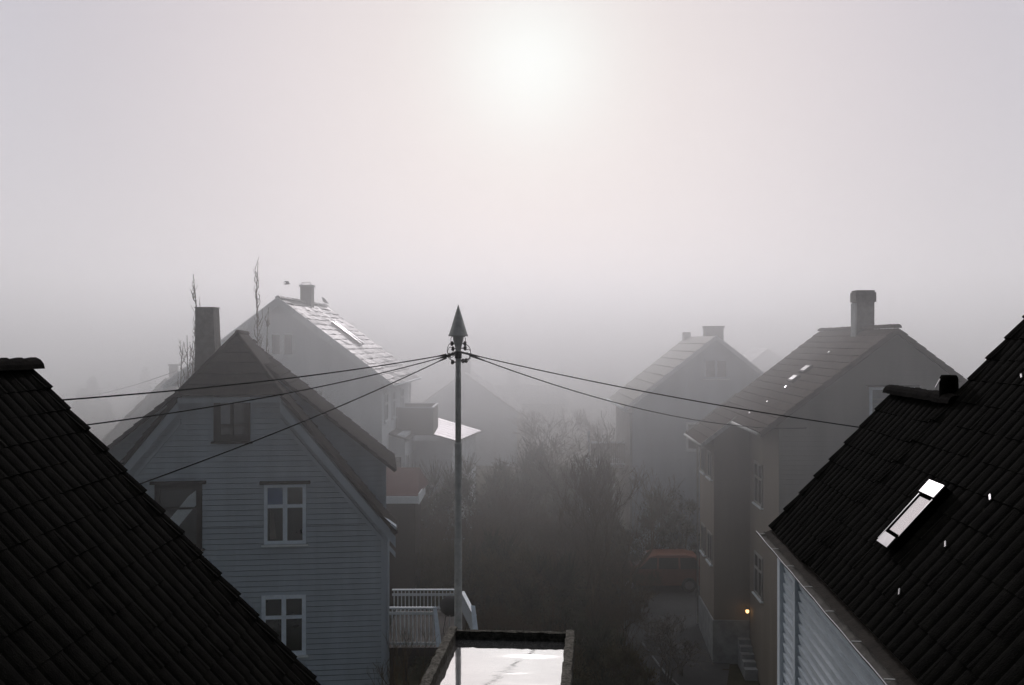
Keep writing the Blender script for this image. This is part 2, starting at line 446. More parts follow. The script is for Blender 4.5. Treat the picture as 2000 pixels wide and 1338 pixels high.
# skylight on the left-facing slope
def slope_plane(u, v, h=0.0): return fr.p(u, v, EZ+TP*u) + (V((0,0,1))*1 - fr.u*TP).normalized()*h
def hit(px, py):
    d = V(((px-1000)/F, 1, -(py-669)/F)); o = V((0,0,CZ))
    N_ = (V((0,0,1)) - fr.u*TP).normalized(); p0 = slope_plane(0,0,0.12)
    s = (p0-o).dot(N_)/d.dot(N_); q = o+d*s
    q = q - N_*0.12
    return (q-fr.o).dot(fr.u), (q-fr.o).dot(fr.v)
def rbox(bm, u0,u1,v0,v1,h0,h1):
    hexa(bm, [slope_plane(u0,v0,h0),slope_plane(u1,v0,h0),slope_plane(u1,v1,h0),slope_plane(u0,v1,h0),
              slope_plane(u0,v0,h1),slope_plane(u1,v0,h1),slope_plane(u1,v1,h1),slope_plane(u0,v1,h1)])
ua, va = hit(1716,1052); ub, vb = hit(1742,1070); uc, vc = hit(1817,939)
sk0 = (ua+ub)/2; sk1 = uc; sv1 = (va+vc)/2-0.03; sv0 = vb+0.03
bm = NB()
rbox(bm, sk0, sk1, sv1-0.05, sv1, 0.02, 0.13); rbox(bm, sk0, sk1, sv0, sv0+0.016, 0.02, 0.132)
rbox(bm, sk0, sk0+0.05, sv0+0.05, sv1-0.05, 0.02, 0.12); rbox(bm, sk1-0.06, sk1, sv0+0.05, sv1-0.05, 0.02, 0.12)
sky = obj('skylight', bm, M['black_tile'], roofR)
bm = NB(); rbox(bm, sk0+0.10, sk1-0.14, sv0+0.018, sv1-0.065, 0.105, 0.128); obj('pane', bm, M['skyglass'], sky)
bm = NB(); rbox(bm, sk1-0.11, sk1+0.0, sv0-0.01, sv1+0.01, 0.135, 0.15); rbox(bm, sk0-0.02, sk0+0.07, sv0+0.03, sv1-0.05, 0.135, 0.145)
rbox(bm, sk0, sk1-0.125, sv1-0.03, sv1-0.012, 0.135, 0.142); rbox(bm, sk0+0.09, sk1-0.125, sv0+0.001, sv0+0.014, 0.134, 0.140)
obj('flashing', bm, M['bright_metal'], sky)
for px, py in ((1927,960),(1840,1052),(1750,1145),(1989,725)):
    u, v = hit(px, py)
    bm = NB()
    for k in range(4):
        rbox(bm, u-0.006-0.008*k, u+0.006-0.008*k, v+0.035-k*0.024-0.009, v+0.035-k*0.024+0.009, 0.055, 0.068)
    obj('roof_hook', bm, M['bright_metal'], roofR)
# flue at the far end of the lower ridge
p = fr.p(hr+0.02, V1+0.12, EZ+TP*hr)
bm = NB(); lathe(bm, p, [(0.125,-0.1),(0.115,0.28),(0.11,0.33),(0.09,0.36)], 20)
fl = obj('flue', bm, M['black_tile'], t, False)
for (pa, pb) in (((-0.17,0,0.20),(-0.11,0,0.31)),((-0.10,-0.12,-0.14),(0.0,-0.12,-0.10))):
    bm = NB(); beam(bm, p+V(pa), p+V(pb), 0.02, 0.012); obj('bracket', bm, M['bright_metal'], fl)

# ================================================================== flat wet roof in the middle
fr2 = Fr(-0.77, 12.5, 0.08)
FZ = CZ-3.60
t = thing('flat_roofed_annex', 'low annex with a flat wet roof mirroring the sky between mossy parapets', 'annex', fr2.p(0.7,-3,0))
wA = 1.53
bm = NB(); box(bm, fr2, 0.07, wA-0.07, -6.4, -0.08, 0, FZ-0.02); obj('wall', bm, M['siding_a'], t)
bm = NB(); quad(bm, fr2.p(0.05,-6.5,FZ), fr2.p(wA-0.05,-6.5,FZ), fr2.p(wA-0.05,-0.03,FZ), fr2.p(0.05,-0.03,FZ))
obj('roof', bm, M['water'], t)
def rough_box(bm, u0,u1,v0,v1,z0,z1, n, axis):
    prev = None
    for i in range(n+1):
        f = i/n; j = lambda s: random.uniform(-s, s)
        if axis == 'v':
            v = v0+(v1-v0)*f
            r = [bm.verts.new(fr2.p(u0+j(.008), v, z0)), bm.verts.new(fr2.p(u1+j(.008), v, z0)), bm.verts.new(fr2.p(u1+j(.008), v, z1+j(.008))), bm.verts.new(fr2.p((u0+u1)/2, v, z1+0.008+j(.01))), bm.verts.new(fr2.p(u0+j(.008), v, z1+j(.008)))]
        else:
            u = u0+(u1-u0)*f
            r = [bm.verts.new(fr2.p(u, v0+j(.006), z0)), bm.verts.new(fr2.p(u, v1+j(.006), z0)), bm.verts.new(fr2.p(u, v1+j(.006), z1+j(.006))), bm.verts.new(fr2.p(u, (v0+v1)/2, z1+0.008+j(.006))), bm.verts.new(fr2.p(u, v0+j(.006), z1+j(.006)))]
        if prev:
            for k in range(5): bm.faces.new((prev[k],prev[(k+1)%5],r[(k+1)%5],r[k]))
        else: bm.faces.new(r)
        prev = r
    bm.faces.new(prev[::-1])
bm = NB(); rough_box(bm, 0.0,0.10,-6.5,0.0,FZ-0.12,FZ+0.13, 60,'v'); obj('parapet', bm, M['moss'], t)
bm = NB(); rough_box(bm, wA-0.10,wA,-6.5,0.0,FZ-0.12,FZ+0.13, 60,'v'); obj('parapet', bm, M['moss'], t)
bm = NB(); rough_box(bm, 0.103,wA-0.103,-0.07,0.0,FZ-0.12,FZ+0.10, 20,'u'); obj('parapet', bm, M['moss'], t)

# ================================================================== pole and cables
PX, PY = -0.0525*20, 20.0
t = thing('utility_pole', 'grey metal utility pole with a tall pointed cone cap rising in the centre', 'utility pole', (PX,PY,0))
def pz(py): return CZ-(py-669)/100.0
bm = NB(); lathe(bm, (PX,PY,0), [(0.057,pz(868)),(0.057,pz(760)),(0.052,pz(690))], 20); obj('shaft', bm, M['zinc'], t, True)
bm = NB(); lathe(bm, (PX,PY,0), [(0.078,-0.3),(0.074,pz(1056)),(0.068,pz(1054)),(0.068,pz(872)),(0.072,pz(871)),(0.072,pz(866)),(0.058,pz(864))], 20); obj('lower_shaft', bm, M['zinc'], t)
bm = NB(); lathe(bm, (PX,PY,0), [(0.052,pz(692)),(0.056,pz(680)),(0.10,pz(664)),(0.11,pz(656))], 20); obj('collar', bm, M['zinc'], t)
bm = NB(); lathe(bm, (PX,PY,0), [(0.185,pz(657)),(0.195,pz(655.5)),(0.17,pz(650)),(0.004,pz(595))], 28); obj('cone_cap', bm, M['zinc'], t, False)
for (px, py, dy) in ((883,671,-.04),(908,671,.05),(884,681,.1),(909,680,-.1),(884,707,-.05),(904,705,.08),(911,704,-.12),(877,694,0)):
    c = V(((px-1000)/100, PY+dy, pz(py)))
    bm = NB(); lathe(bm, c, [(0.018,-0.045),(0.036,-0.02),(0.026,0.0),(0.034,0.02),(0.016,0.045)], 12)
    sx = 1 if px > 895 else -1
    tube(bm, [c, V((PX+sx*0.05, PY, c.z))], 0.012, 6)
    obj('insulator', bm, M['ceramic'], t)
for (cx, cy, rx, rz, th0, th1) in ((882,684,9,14,60,300),(880,690,6,12,80,280),(888,697,8,11,100,290),(911,688,8,14,-110,90),(908,697,9,10,-150,60),(884,664,4,7,60,300),(906,664,3,7,-110,100),(915,692,5,10,-120,120)):
    bm = NB(); pts = []
    ph = random.uniform(0,6)
    for k in range(15):
        th = R(th0+(th1-th0)*k/14)
        pts.append(V(((cx-1000)/100+cos(th)*rx/100, PY+0.08*sin(ph+th), pz(cy)+sin(th)*rz/100)))
    tube(bm, pts, 0.006, 5); obj('jumper_wire', bm, M['cable'], t)
bm = NB()
beam(bm, ((872-1000)/100, PY, pz(696)), ((PX-0.05), PY, pz(689)), 0.035, 0.05); beam(bm, ((917-1000)/100, PY, pz(692)), ((PX+0.05), PY, pz(688)), 0.03, 0.04)
tube(bm, [V((PX,PY,pz(700))),V((PX,PY,pz(686)))], 0.068, 16)
obj('cable_clamp', bm, M['cable'], t)

def cable(p0, p1, sag, r, label, r1=None):
    bm = NB(); n = 36; pts = []
    for i in range(n+1):
        f = i/n; p = p0.lerp(p1, f); p = p - V((0,0,4*sag*f*(1-f))); pts.append(p)
    tube(bm, pts, r, 5)
    for f in (0.01,):
        tube(bm, [pts[0], pts[1]], [r*2.2, r*1.1], 6)
    return single('overhead_cable', bm, M['cable'], label, 'cable', 'overhead cables strung from the pole')
pL = V(((871-1000)/100, PY, pz(696))); pR = V(((918-1000)/100, PY, pz(692)))
def ext(p0, q, k): return p0 + (q-p0)*k
q = at(110,775,13.6); cable(pL+V((0,0,0.03)), ext(pL, q, 1.10)-V((0,0,0.02)), 0.10, 0.0115, 'uppermost of the three cables running left from the pole')
q = at(155,824,13.8); cable(pL, ext(pL, q, 1.12), 0.14, 0.0105, 'middle of the three cables running left from the pole')
q = at(265,943,13.9); cable(pL-V((0,0,0.03)), ext(pL, q, 1.10), 0.10, 0.0105, 'lowest cable slanting steeply down to the left roof')
q = at(1680,825,17.0); cable(pR, ext(pR, q, 1.25), 0.13, 0.0105, 'upper of the two cables running right to the black roof')
q = at(1575,836,31.6); cable(pR-V((0,0,0.02)), q, 0.42, 0.012, 'lower cable running right onto the brown roofed house')
q = at(190,765,60); q2 = at(345,725,50)
bm = NB(); pts = [at(150,776,72).lerp(at(345,724,52), f/20) - V((0,0,0.8*(f/20)*(1-f/20))) for f in range(21)]; tube(bm, pts, 0.02, 4)
single('overhead_cable', bm, M['cable'], 'faint distant cable in the mist behind the gabled house at the left', 'cable')

# ================================================================== house A (blue grey gable)
A = Fr(-6.85, 25.0, -0.13)
t = thing('gabled_house', 'blue-grey clapboard house with a clipped brown gable roof behind the black left roof', 'house', A.p(0,4,1))
HW = 3.76; RA = CZ+0.22; TA = 1.228
ze = RA - TA*HW - 0.10
bm = NB()
PF = lambda s,z,o: A.p(s, -o, z)
zh = CZ-1.30
clapboards(bm, [(-HW,0.5),(HW,0.5),(HW,ze),(-HW,ze)], PF, h=0.132)
clapboards(bm, [(-HW,ze),(HW,ze),((RA-0.1-zh)/TA,zh),(-(RA-0.1-zh)/TA,zh)], PF, h=0.132)
walla = obj('wall', bm, M['siding_a'], t)
bm = NB()
quad(bm, A.p(HW,0,0.5),A.p(HW,4.5,0.5),A.p(HW,4.5,ze),A.p(HW,0,ze))
quad(bm, A.p(-HW,0,0.5),A.p(-HW,4.5,0.5),A.p(-HW,4.5,ze),A.p(-HW,0,ze))
quad(bm, A.p(-HW,4.5,0.5),A.p(HW,4.5,0.5),A.p(HW,4.5,ze+1.4),A.p(0,4.5,CZ-0.2),A.p(-HW,4.5,ze+1.4))
obj('side_wall', bm, M['siding_white'], t)
# rear body wall facing the viewer, above the front roof
RB = CZ-0.04; TB = 0.82; HB = 3.95
zb = RB-TB*HB
bm = NB()
for sg in (-1,1):
    poly = [(sg*0.7, RB-TB*0.7-0.08),(sg*0.7, ze-0.3),(sg*HW, ze-0.3),(sg*HW, RB-TB*HW-0.08)]
    if sg < 0: poly = poly[::-1]
    clapboards(bm, poly, lambda s,z,o: A.p(s, 1.25-o, z), h=0.132)
for sg in (-1,1):
    quad(bm, A.p(sg*HW,1.25,ze-0.5),A.p(sg*HW,4.5,ze-0.5),A.p(sg*HW,4.5,RB-TB*HW-0.1),A.p(sg*HW,1.25,RB-TB*HW-0.1))
obj('rear_wall', bm, M['siding_a'], t)
# front steep roof, clipped at the top
def roof_pair(parent, fr, half, zr, tp, v0, v1, m, seg=3, name='roof', course=0.33, colw=0.28, wave=0.02, step=0.03, u0=0.0, both=True):
    r = []
    s = sqrt(1+tp*tp)
    for sg in ((1,-1) if both else (1,)):
        bm = NB()
        tiled(bm, fr.p(sg*u0, v0, zr-tp*u0), fr.v, v1-v0, (fr.u*sg - V((0,0,tp))).normalized(), (half-u0)*s, seg=seg, course=course, colw=colw, wave=wave, step=step)
        r.append(obj(name, bm, m, parent))
    return r
HE = HW+0.24
uh = (RA-zh)/TA
v_h = 0.95                                  # setback of the hip peak
for sg in (1,-1):
    bm = NB()
    s = sqrt(1+TA*TA); dn_ = (A.u*sg - V((0,0,TA))).normalized()
    tiled(bm, A.p(sg*uh, -0.36, zh), A.v, 1.64, dn_, (HE-uh)*s, course=0.30, colw=0.28, wave=0.02, step=0.03, seg=3)
    # triangular piece beside the hip
    a = A.p(0, v_h, RA); nrm = (A.v.cross(dn_)).normalized(); nrm = nrm if nrm.z > 0 else -nrm
    b0 = A.p(sg*uh, -0.36, zh); c0 = A.p(sg*uh, 3.0, zh); d0 = A.p(0,3.0,RA)
    hh = nrm*0.03
    quad(bm, a+hh, d0+hh, c0+hh, b0+hh)
    obj('roof', bm, M['dark_tile'], t)
bm = NB()
# hip face, slightly bell-cast, in stepped courses
nC = 6
for i in range(nC):
    f0 = i/nC; f1 = (i+1)/nC
    def hp(f, sg, lift):
        u = uh*f*1.02; v = v_h + (-0.42-v_h)*f; z = RA - (RA-zh)*f
        return A.p(sg*u, v-lift*0.7, z+lift*0.6+0.03)
    quad(bm, hp(f0,-1,0.0), hp(f0,1,0.0), hp(f1,1,0.035), hp(f1,-1,0.035))
    quad(bm, hp(f1,-1,0.035), hp(f1,1,0.035), hp(f1,1,0.0), hp(f1,-1,0.0))
hipo = obj('hip_roof', bm, M['dark_tile'], t)
bm = NB()
for sg in (-1,1): 
    tube(bm, [A.p(0,v_h,RA+0.02), A.p(sg*uh*0.5,(v_h-0.42)/2+0.02,(RA+zh)/2+0.03), A.p(sg*uh*1.02,-0.42,zh+0.03)], [0.05,0.06,0.05], 8)
tube(bm, [A.p(0,v_h-0.12,RA-0.03), A.p(0,v_h-0.04,RA+0.03), A.p(0,v_h+0.1,RA+0.045), A.p(0,3.0,RA+0.03)], [0.02,0.05,0.065,0.065], 10)
obj('ridge_cap', bm, M['dark_tile'], t, True)
roof_pair(t, A, HB+0.05, RB, TB, 1.0, 4.7, M['dark_tile'])
bm = NB(); ridge_caps(bm, A.p(0,1.0,RB+0.02), A.p(0,4.7,RB+0.02), 0.10); obj('ridge_cap', bm, M['brown_tile'], t)
# bargeboards
bm = NB()
for sg in (-1,1):
    for (o0,o1,vv,w_) in ((0.08,0.25,-0.30,0.03),(0.36,0.44,-0.06,0.05)):
        a0 = (uh-0.05, zh); a1 = (HE-0.02, RA-TA*(HE-0.02))
        P4 = []
        for o in (o0,o1):
            for (u,z) in (a0,a1): P4.append((u,z-o*1.55))
        hexa(bm, [A.p(sg*P4[0][0],vv,P4[0][1]),A.p(sg*P4[1][0],vv,P4[1][1]),A.p(sg*P4[1][0],vv+w_,P4[1][1]),A.p(sg*P4[0][0],vv+w_,P4[0][1]),
                  A.p(sg*P4[2][0],vv,P4[2][1]),A.p(sg*P4[3][0],vv,P4[3][1]),A.p(sg*P4[3][0],vv+w_,P4[3][1]),A.p(sg*P4[2][0],vv+w_,P4[2][1])])
    # boxed eave return
    hexa(bm, [A.p(sg*(HE-0.42),-0.34,ze-0.10),A.p(sg*(HE+0.0),-0.34,ze-0.10),A.p(sg*(HE+0.0),-0.02,ze-0.10),A.p(sg*(HE-0.42),-0.02,ze-0.10),
              A.p(sg*(HE-0.42),-0.34,ze+0.28),A.p(sg*(HE+0.0),-0.34,ze-0.04),A.p(sg*(HE+0.0),-0.02,ze-0.04),A.p(sg*(HE-0.42),-0.02,ze+0.28)])
box(bm, A, -uh+0.02, uh-0.02, -0.33, -0.28, zh-0.15, zh-0.02)
box(bm, A, -uh+0.10, uh-0.10, -0.27, -0.03, zh-0.12, zh-0.08)
obj('bargeboard', bm, M['siding_a'], t)
for sg in (-1,1):
    bm = NB(); box(bm, A, min(sg*HW,sg*(HW-0.13)), max(sg*HW,sg*(HW-0.13)), -0.045, 0.0, 0.6, ze-0.11); obj('corner_board', bm, M['siding_a'], t)
bm = NB(); c = A.p(HW+0.03,-0.10,0); tube(bm, [c+V((0,0,1.0)), c+V((0,0,ze-0.35)), c+V((0.12,0,ze-0.10))], 0.04, 8)
obj('downpipe', bm, M['siding_a'], t, True)
def ua_(px): # photo column on the facade plane
    k = (px-1000)/F
    return (k*25.0+6.85)/(A.u.x - k*A.u.y)
def za_(py, u=0): return CZ-(py-669)/F*(25+u*A.u.y)
def wA_(x0,x1,y0,y1): u0=ua_(x0); u1=ua_(x1); um=(u0+u1)/2; return u0,u1,za_(y1,um),za_(y0,um)
a_ = wA_(418,489,770,862); window(t, A, 'front', *a_, 0.0, M['dark_wood'], panes=(2,2), split=0.72, fw=0.16, out=0.07, glasses=['glass','glass_pale','glass','glass'], hood=True, mull=0.04)
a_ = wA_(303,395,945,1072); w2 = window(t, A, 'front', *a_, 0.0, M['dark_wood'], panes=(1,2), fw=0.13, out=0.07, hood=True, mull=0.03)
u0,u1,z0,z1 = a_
bm = NB(); quad(bm, A.p(u0+0.2,-0.038,z0+0.55),A.p(u0+0.45,-0.038,z0+0.42),A.p(u1-0.14,-0.038,z1-0.52),A.p(u1-0.14,-0.038,z1-0.16),A.p(u1-0.32,-0.038,z1-0.3))  # pale diagonal band painted on the pane as a reflection of the sky
obj('reflection_or_curtain', bm, M['reflection_or_curtain'], w2)
a_ = wA_(516,598,945,1062); w3 = window(t, A, 'front', *a_, 0.0, M['paint_blue'], panes=(2,2), fw=0.085, out=0.06, glasses=['glass','glass_blue','glass','glass'], hood=True)
a_ = wA_(511,598,1161,1279); window(t, A, 'front', *a_, 0.0, M['paint_blue'], panes=(2,2), fw=0.10, out=0.06)
u0,u1,z0,z1 = wA_(516,598,945,1062)
bm = NB(); quad(bm, A.p(u0+0.14,-0.0285,z0+0.12),A.p(u0+0.30,-0.0285,z0+0.12),A.p(u0+0.22,-0.0285,z0+0.80),A.p(u0+0.14,-0.0285,z0+0.86)); obj('reflection_or_curtain', bm, M['brick_grey'], w3)
# chimney (wider at its foot) behind the left slope
def xy(px, Y): return (px-1000)/F*Y
bm = NB(); Yc = 28.5
def cz(py): return CZ-(py-669)/F*Yc
P_ = []
for (py, x0, x1) in ((745,379,425),(668,381,419),(601,381,416)):
    P_.append([V((xy(x0,Yc),Yc,cz(py))),V((xy(x1,Yc),Yc,cz(py))),V((xy(x1,Yc),Yc+0.6,cz(py))),V((xy(x0,Yc),Yc+0.6,cz(py)))])
rr_ = [[bm.verts.new(p) for p in r] for r in P_]
for i in range(2):
    for k in range(4): bm.faces.new((rr_[i][k],rr_[i][(k+1)%4],rr_[i+1][(k+1)%4],rr_[i+1][k]))
bm.faces.new(rr_[2])
c = obj('chimney', bm, M['brick_grey'], t)
bm = NB(); box(bm, Fr(0,0,0), xy(380,Yc)-0.01, xy(417,Yc)+0.01, Yc-0.02, Yc+0.62, cz(601), cz(599.5)); obj('cap', bm, M['brick_grey'], c)

# ---- deck beside house A
t = thing('wooden_deck', 'white railed wooden deck against the right side of the blue-grey house', 'deck', (-2.4, 27, 1.2))
DT = CZ-6.78; DF = CZ-7.75
bm = NB(); box(bm, W, xy(752,26)-0.1, -1.32, 26.0, 29.6, DF-0.22, DF); obj('platform', bm, M['dark_wood'], t)
for x,y in ((-3.05,26.1),(-1.5,26.1),(-3.05,29.4),(-1.6,29.4)):
    bm = NB(); box(bm, W, x-0.06,x+0.06,y-0.06,y+0.06, 0.3, DF-0.22); obj('post', bm, M['dark_wood'], t)
def rail(a, b, h, n, lab='railing', lean=0.0, endpost=None):
    bm = NB(); a = V(a); b = V(b); d = (b-a); up_ = V((0,0,h))
    side = V((d.y,-d.x,0)).normalized()*lean
    beam(bm, a+up_+side, b+up_+side, 0.10, 0.035)
    beam(bm, a+V((0,0,h-0.14))+side*0.85, b+V((0,0,h-0.14))+side*0.85, 0.03, 0.07)
    beam(bm, a+V((0,0,0.10)), b+V((0,0,0.10)), 0.03, 0.07)
    for i in range(n):
        f = (i+0.5)/n; p_ = a+d*f
        beam(bm, p_+V((0,0,0.04)), p_+V((0,0,h-0.02))+side, 0.075, 0.022, up=d.normalized())
    return obj(lab, bm, M['paint_white'], t)
rail((-3.45,29.5,DF),(-1.62,29.5,DF), CZ-(1152-669)/F*29.5-DF, 17)
rail((-3.2,26.02,DF),(-1.95,26.02,DF), CZ-(1187-669)/F*26.02-DF, 12)
rail((-1.42,29.45,DF),(-0.98,26.9,DF), CZ-(1155-669)/F*29.5-DF, 15, lean=0.0)
bm = NB()
hexa(bm, [at(852,1263,25.8),at(863,1263,25.8),at(863,1263,25.95),at(852,1263,25.95),at(846,1184,26.0),at(853,1186,26.0),at(853,1186,26.15),at(846,1184,26.15)])
obj('newel_post', bm, M['paint_blue'], t)
bm = NB()
hexa(bm, [at(924,1240,26.6),at(935,1240,26.6),at(935,1240,26.75),at(924,1240,26.75),at(920,1182,26.9),at(928,1183,26.9),at(928,1183,27.05),at(920,1182,27.05)])
obj('newel_post', bm, M['paint_blue'], t)
# kettle style grill on the deck
t = thing('garden_grill', 'dark covered grill standing on the deck by the gap in its railing', 'grill', (-1.62,27.2,DF))
gx, gy = -1.62, 27.2
bm = NB(); lathe(bm, (gx,gy,DF), [(0.12,0.50),(0.27,0.62),(0.30,0.76),(0.28,0.88),(0.16,0.99),(0.03,1.02)], 20); obj('lid', bm, M['rubber'], t, True)
for a in range(3):
    th = a*2.09+0.4; bm = NB(); tube(bm, [V((gx+cos(th)*0.15,gy+sin(th)*0.15,DF+0.6)), V((gx+cos(th)*0.28,gy+sin(th)*0.28,DF))], 0.013, 6); obj('leg', bm, M['bright_metal'], t)

# ================================================================== white house L2
B = Fr(xy(548,45.0), 45.0, 0.02)
t = thing('white_house', 'large white clapboard house with glinting slate roof, behind the clipped gable at left', 'house', B.p(0,5,2))
RB2 = CZ+(669-583)/F*44.6; TP2 = 0.755; HW2 = 4.45; HE2 = 5.0
v1_ = 10.2
zw = RB2-TP2*HW2-0.12
bm = NB()
clapboards(bm, [(-HW2,0),(HW2,0),(HW2,zw),(-HW2,zw)], lambda s,z,o: B.p(s,-o,z), h=0.15)
clapboards(bm, [(-HW2,zw),(HW2,zw),(0,RB2-0.12)], lambda s,z,o: B.p(s,-o,z), h=0.15)
obj('wall', bm, M['siding_white'], t)
bm = NB()
for sg in (-1,1):
    clapboards(bm, [(0,0),(v1_-0.5,0),(v1_-0.5,zw),(0,zw)], lambda s,z,o: B.p(sg*(HW2+o),s,z), h=0.15)
quad(bm, B.p(-HW2,v1_-0.5,0),B.p(HW2,v1_-0.5,0),B.p(HW2,v1_-0.5,zw),B.p(0,v1_-0.5,RB2-0.12),B.p(-HW2,v1_-0.5,zw))
obj('side_wall', bm, M['siding_white'], t)
s = sqrt(1+TP2**2)
bm = NB(); tiled(bm, B.p(0,-0.5,RB2), B.v, v1_+0.5, (B.u-V((0,0,TP2))).normalized(), HE2*s, course=0.36, colw=0.42, wave=0.0, step=0.03, seg=1, irregular=0.045, jitc=0.03)
rfB = obj('roof', bm, M['slate'], t)
bm = NB(); tiled(bm, B.p(0,-0.5,RB2), B.v, v1_+0.5, (-B.u-V((0,0,TP2))).normalized(), HE2*s, course=0.36, colw=0.42, wave=0.0, step=0.03, seg=1, irregular=0.03)
obj('roof', bm, M['slate'], t)
bm = NB()
for sg in (-1,1):
    for vv in (-0.5,):
        a = [(0,RB2+0.03),(HE2+0.02,RB2-TP2*(HE2+0.02)+0.03)]
        hexa(bm, [B.p(0,vv-0.03,RB2-0.30),B.p(sg*HE2,vv-0.03,RB2-TP2*HE2-0.26),B.p(sg*HE2,vv,RB2-TP2*HE2-0.26),B.p(0,vv,RB2-0.30),
                  B.p(0,vv-0.03,RB2+0.07),B.p(sg*HE2,vv-0.03,RB2-TP2*HE2+0.07),B.p(sg*HE2,vv,RB2-TP2*HE2+0.07),B.p(0,vv,RB2+0.07)])
        # soffit between bargeboard and wall
        quad(bm, B.p(0,vv,RB2-0.14),B.p(sg*HE2,vv,RB2-TP2*HE2-0.12),B.p(sg*HE2,0,RB2-TP2*HE2-0.12),B.p(0,0,RB2-0.14))
obj('bargeboard', bm, M['paint_white'], t)
bm = NB()
for sg in (-1,1):
    bm = NB(); e = HE2+0.05; tube(bm, [B.p(sg*e,-0.4,RB2-TP2*HE2-0.05), B.p(sg*e,v1_,RB2-TP2*HE2-0.05)], 0.06, 8)
    obj('gutter', bm, M['paint_white'], t, True)
bm = NB()
tube(bm, [B.p(HE2+0.05,v1_-0.3,RB2-TP2*HE2-0.1), B.p(HW2+0.08,v1_-0.45,zw-0.5), B.p(HW2+0.08,v1_-0.45,2)], 0.05, 8)
obj('downpipe', bm, M['paint_white'], t, True)
bm = NB(); ridge_caps(bm, B.p(0,-0.5,RB2+0.02), B.p(0,v1_,RB2+0.02), 0.10, 0.4); obj('ridge_cap', bm, M['slate'], rfB)
def wB(x0,x1,y0,y1): return (x0-548)/F*45, (x1-548)/F*45, CZ-(y1-669)/F*45, CZ-(y0-669)/F*45
window(t, B, 'front', *wB(527,575,650,696), 0.0, M['paint_white'], panes=(2,1), fw=0.09, mull=0.10)
window(t, B, 'front', *wB(576,634,760,812), 0.0, M['paint_white'], panes=(2,1), fw=0.09, mull=0.10)
window(t, B, 'front', *wB(455,505,760,812), 0.0, M['paint_white'], panes=(2,1), fw=0.09, mull=0.10)
for (s0,s1,z0,z1) in ((0.6,1.7,CZ-3.55,CZ-2.25),(3.0,4.1,CZ-3.55,CZ-2.25),(6.2,7.4,CZ-3.55,CZ-2.25),(0.6,1.9,CZ-6.4,CZ-5.0),(3.0,4.2,CZ-6.4,CZ-5.0)):
    window(t, B, 'right', s0,s1,z0,z1, HW2+0.02, M['paint_white'], panes=(2,2), fw=0.10, out=0.06)
# projecting bay at the lower right side
bm = NB(); box(bm, B, HW2+0.03, HW2+0.75, 2.2, 5.4, CZ-8.5, CZ-4.25); bay = obj('bay', bm, M['siding_white'], t)
bm = NB(); hexa(bm, [B.p(HW2+0.03,2.05,CZ-4.24),B.p(HW2+0.95,2.05,CZ-4.5),B.p(HW2+0.95,5.5,CZ-4.5),B.p(HW2+0.03,5.5,CZ-4.24),
                     B.p(HW2+0.03,2.05,CZ-4.14),B.p(HW2+0.95,2.05,CZ-4.44),B.p(HW2+0.95,5.5,CZ-4.44),B.p(HW2+0.03,5.5,CZ-4.14)])
obj('roof', bm, M['slate'], bay)
window(t, B, 'right', 2.5,3.5,CZ-6.5,CZ-5.2, HW2+0.76, M['paint_white'], panes=(2,1), fw=0.08)
window(t, B, 'right', 4.0,5.0,CZ-6.5,CZ-5.2, HW2+0.76, M['paint_white'], panes=(2,1), fw=0.08)
window(t, B, 'front', HW2+0.12,HW2+0.66,CZ-6.5,CZ-5.2, 2.19, M['paint_white'], panes=(1,1), fw=0.07)
c = chimney(t, B, -0.25,0.28, 4.9,5.6, RB2-0.6, CZ+(669-560)/F*50, M['brick_grey'], capm=M['concrete'])
bm = NB(); tube(bm, [B.p(-0.22,5.0,CZ+2.80),B.p(-0.18,5.0,CZ+2.93),B.p(0.22,5.0,CZ+2.93),B.p(0.26,5.0,CZ+2.80)], 0.03, 6); obj('chimney_hood', bm, M['bright_metal'], c)
# skylight in the slate roof
def sB(u,v,h): return B.p(u,v,RB2-TP2*u)+(V((0,0,1))+B.u*TP2).normalized()*h
def rb(bm,u0,u1,v0,v1,h0,h1): hexa(bm,[sB(u0,v0,h0),sB(u1,v0,h0),sB(u1,v1,h0),sB(u0,v1,h0),sB(u0,v0,h1),sB(u1,v0,h1),sB(u1,v1,h1),sB(u0,v1,h1)])
bm = NB(); rb(bm,1.35,2.75,4.2,5.1,0.03,0.13); s_ = obj('skylight', bm, M['dark_wood'], rfB)
bm = NB(); rb(bm,1.44,2.66,4.33,4.97,0.132,0.14); obj('pane', bm, M['glass_pale'], s_)
for va_,vb_ in ((4.17,4.26),(5.04,5.12)):
    bm = NB(); rb(bm,1.33,2.77,va_,vb_,0.132,0.16); obj('flashing', bm, M['bright_metal'], s_)
# balcony box
bm = NB(); y0b = 49.5; bt = CZ-(797-669)/F*y0b; bb = CZ-(850-669)/F*y0b
x0b = xy(768,y0b); x1b = xy(846,y0b)
box(bm, W, x0b,x1b,y0b,y0b+0.06,bb,bt); box(bm, W, x1b-0.06,x1b,y0b+0.062,y0b+3.4,bb,bt); box(bm, W, x0b,x1b-0.062,y0b+3.34,y0b+3.4,bb,bt); box(bm, W, x0b-0.3,x1b-0.063,y0b+0.063,y0b+3.33,bb,bb+0.1)
bal = obj('balcony', bm, M['siding_beige'], t)
bm = NB(); box(bm, W, x0b,x1b+0.03,y0b-0.03,y0b+0.09,bt+0.002,bt+0.045); box(bm, W, x1b-0.09,x1b+0.03,y0b+0.092,y0b+3.43,bt+0.002,bt+0.045); box(bm, W, x0b,x1b-0.092,y0b+3.31,y0b+3.43,bt+0.002,bt+0.045)
obj('handrail', bm, M['bright_metal'], bal)
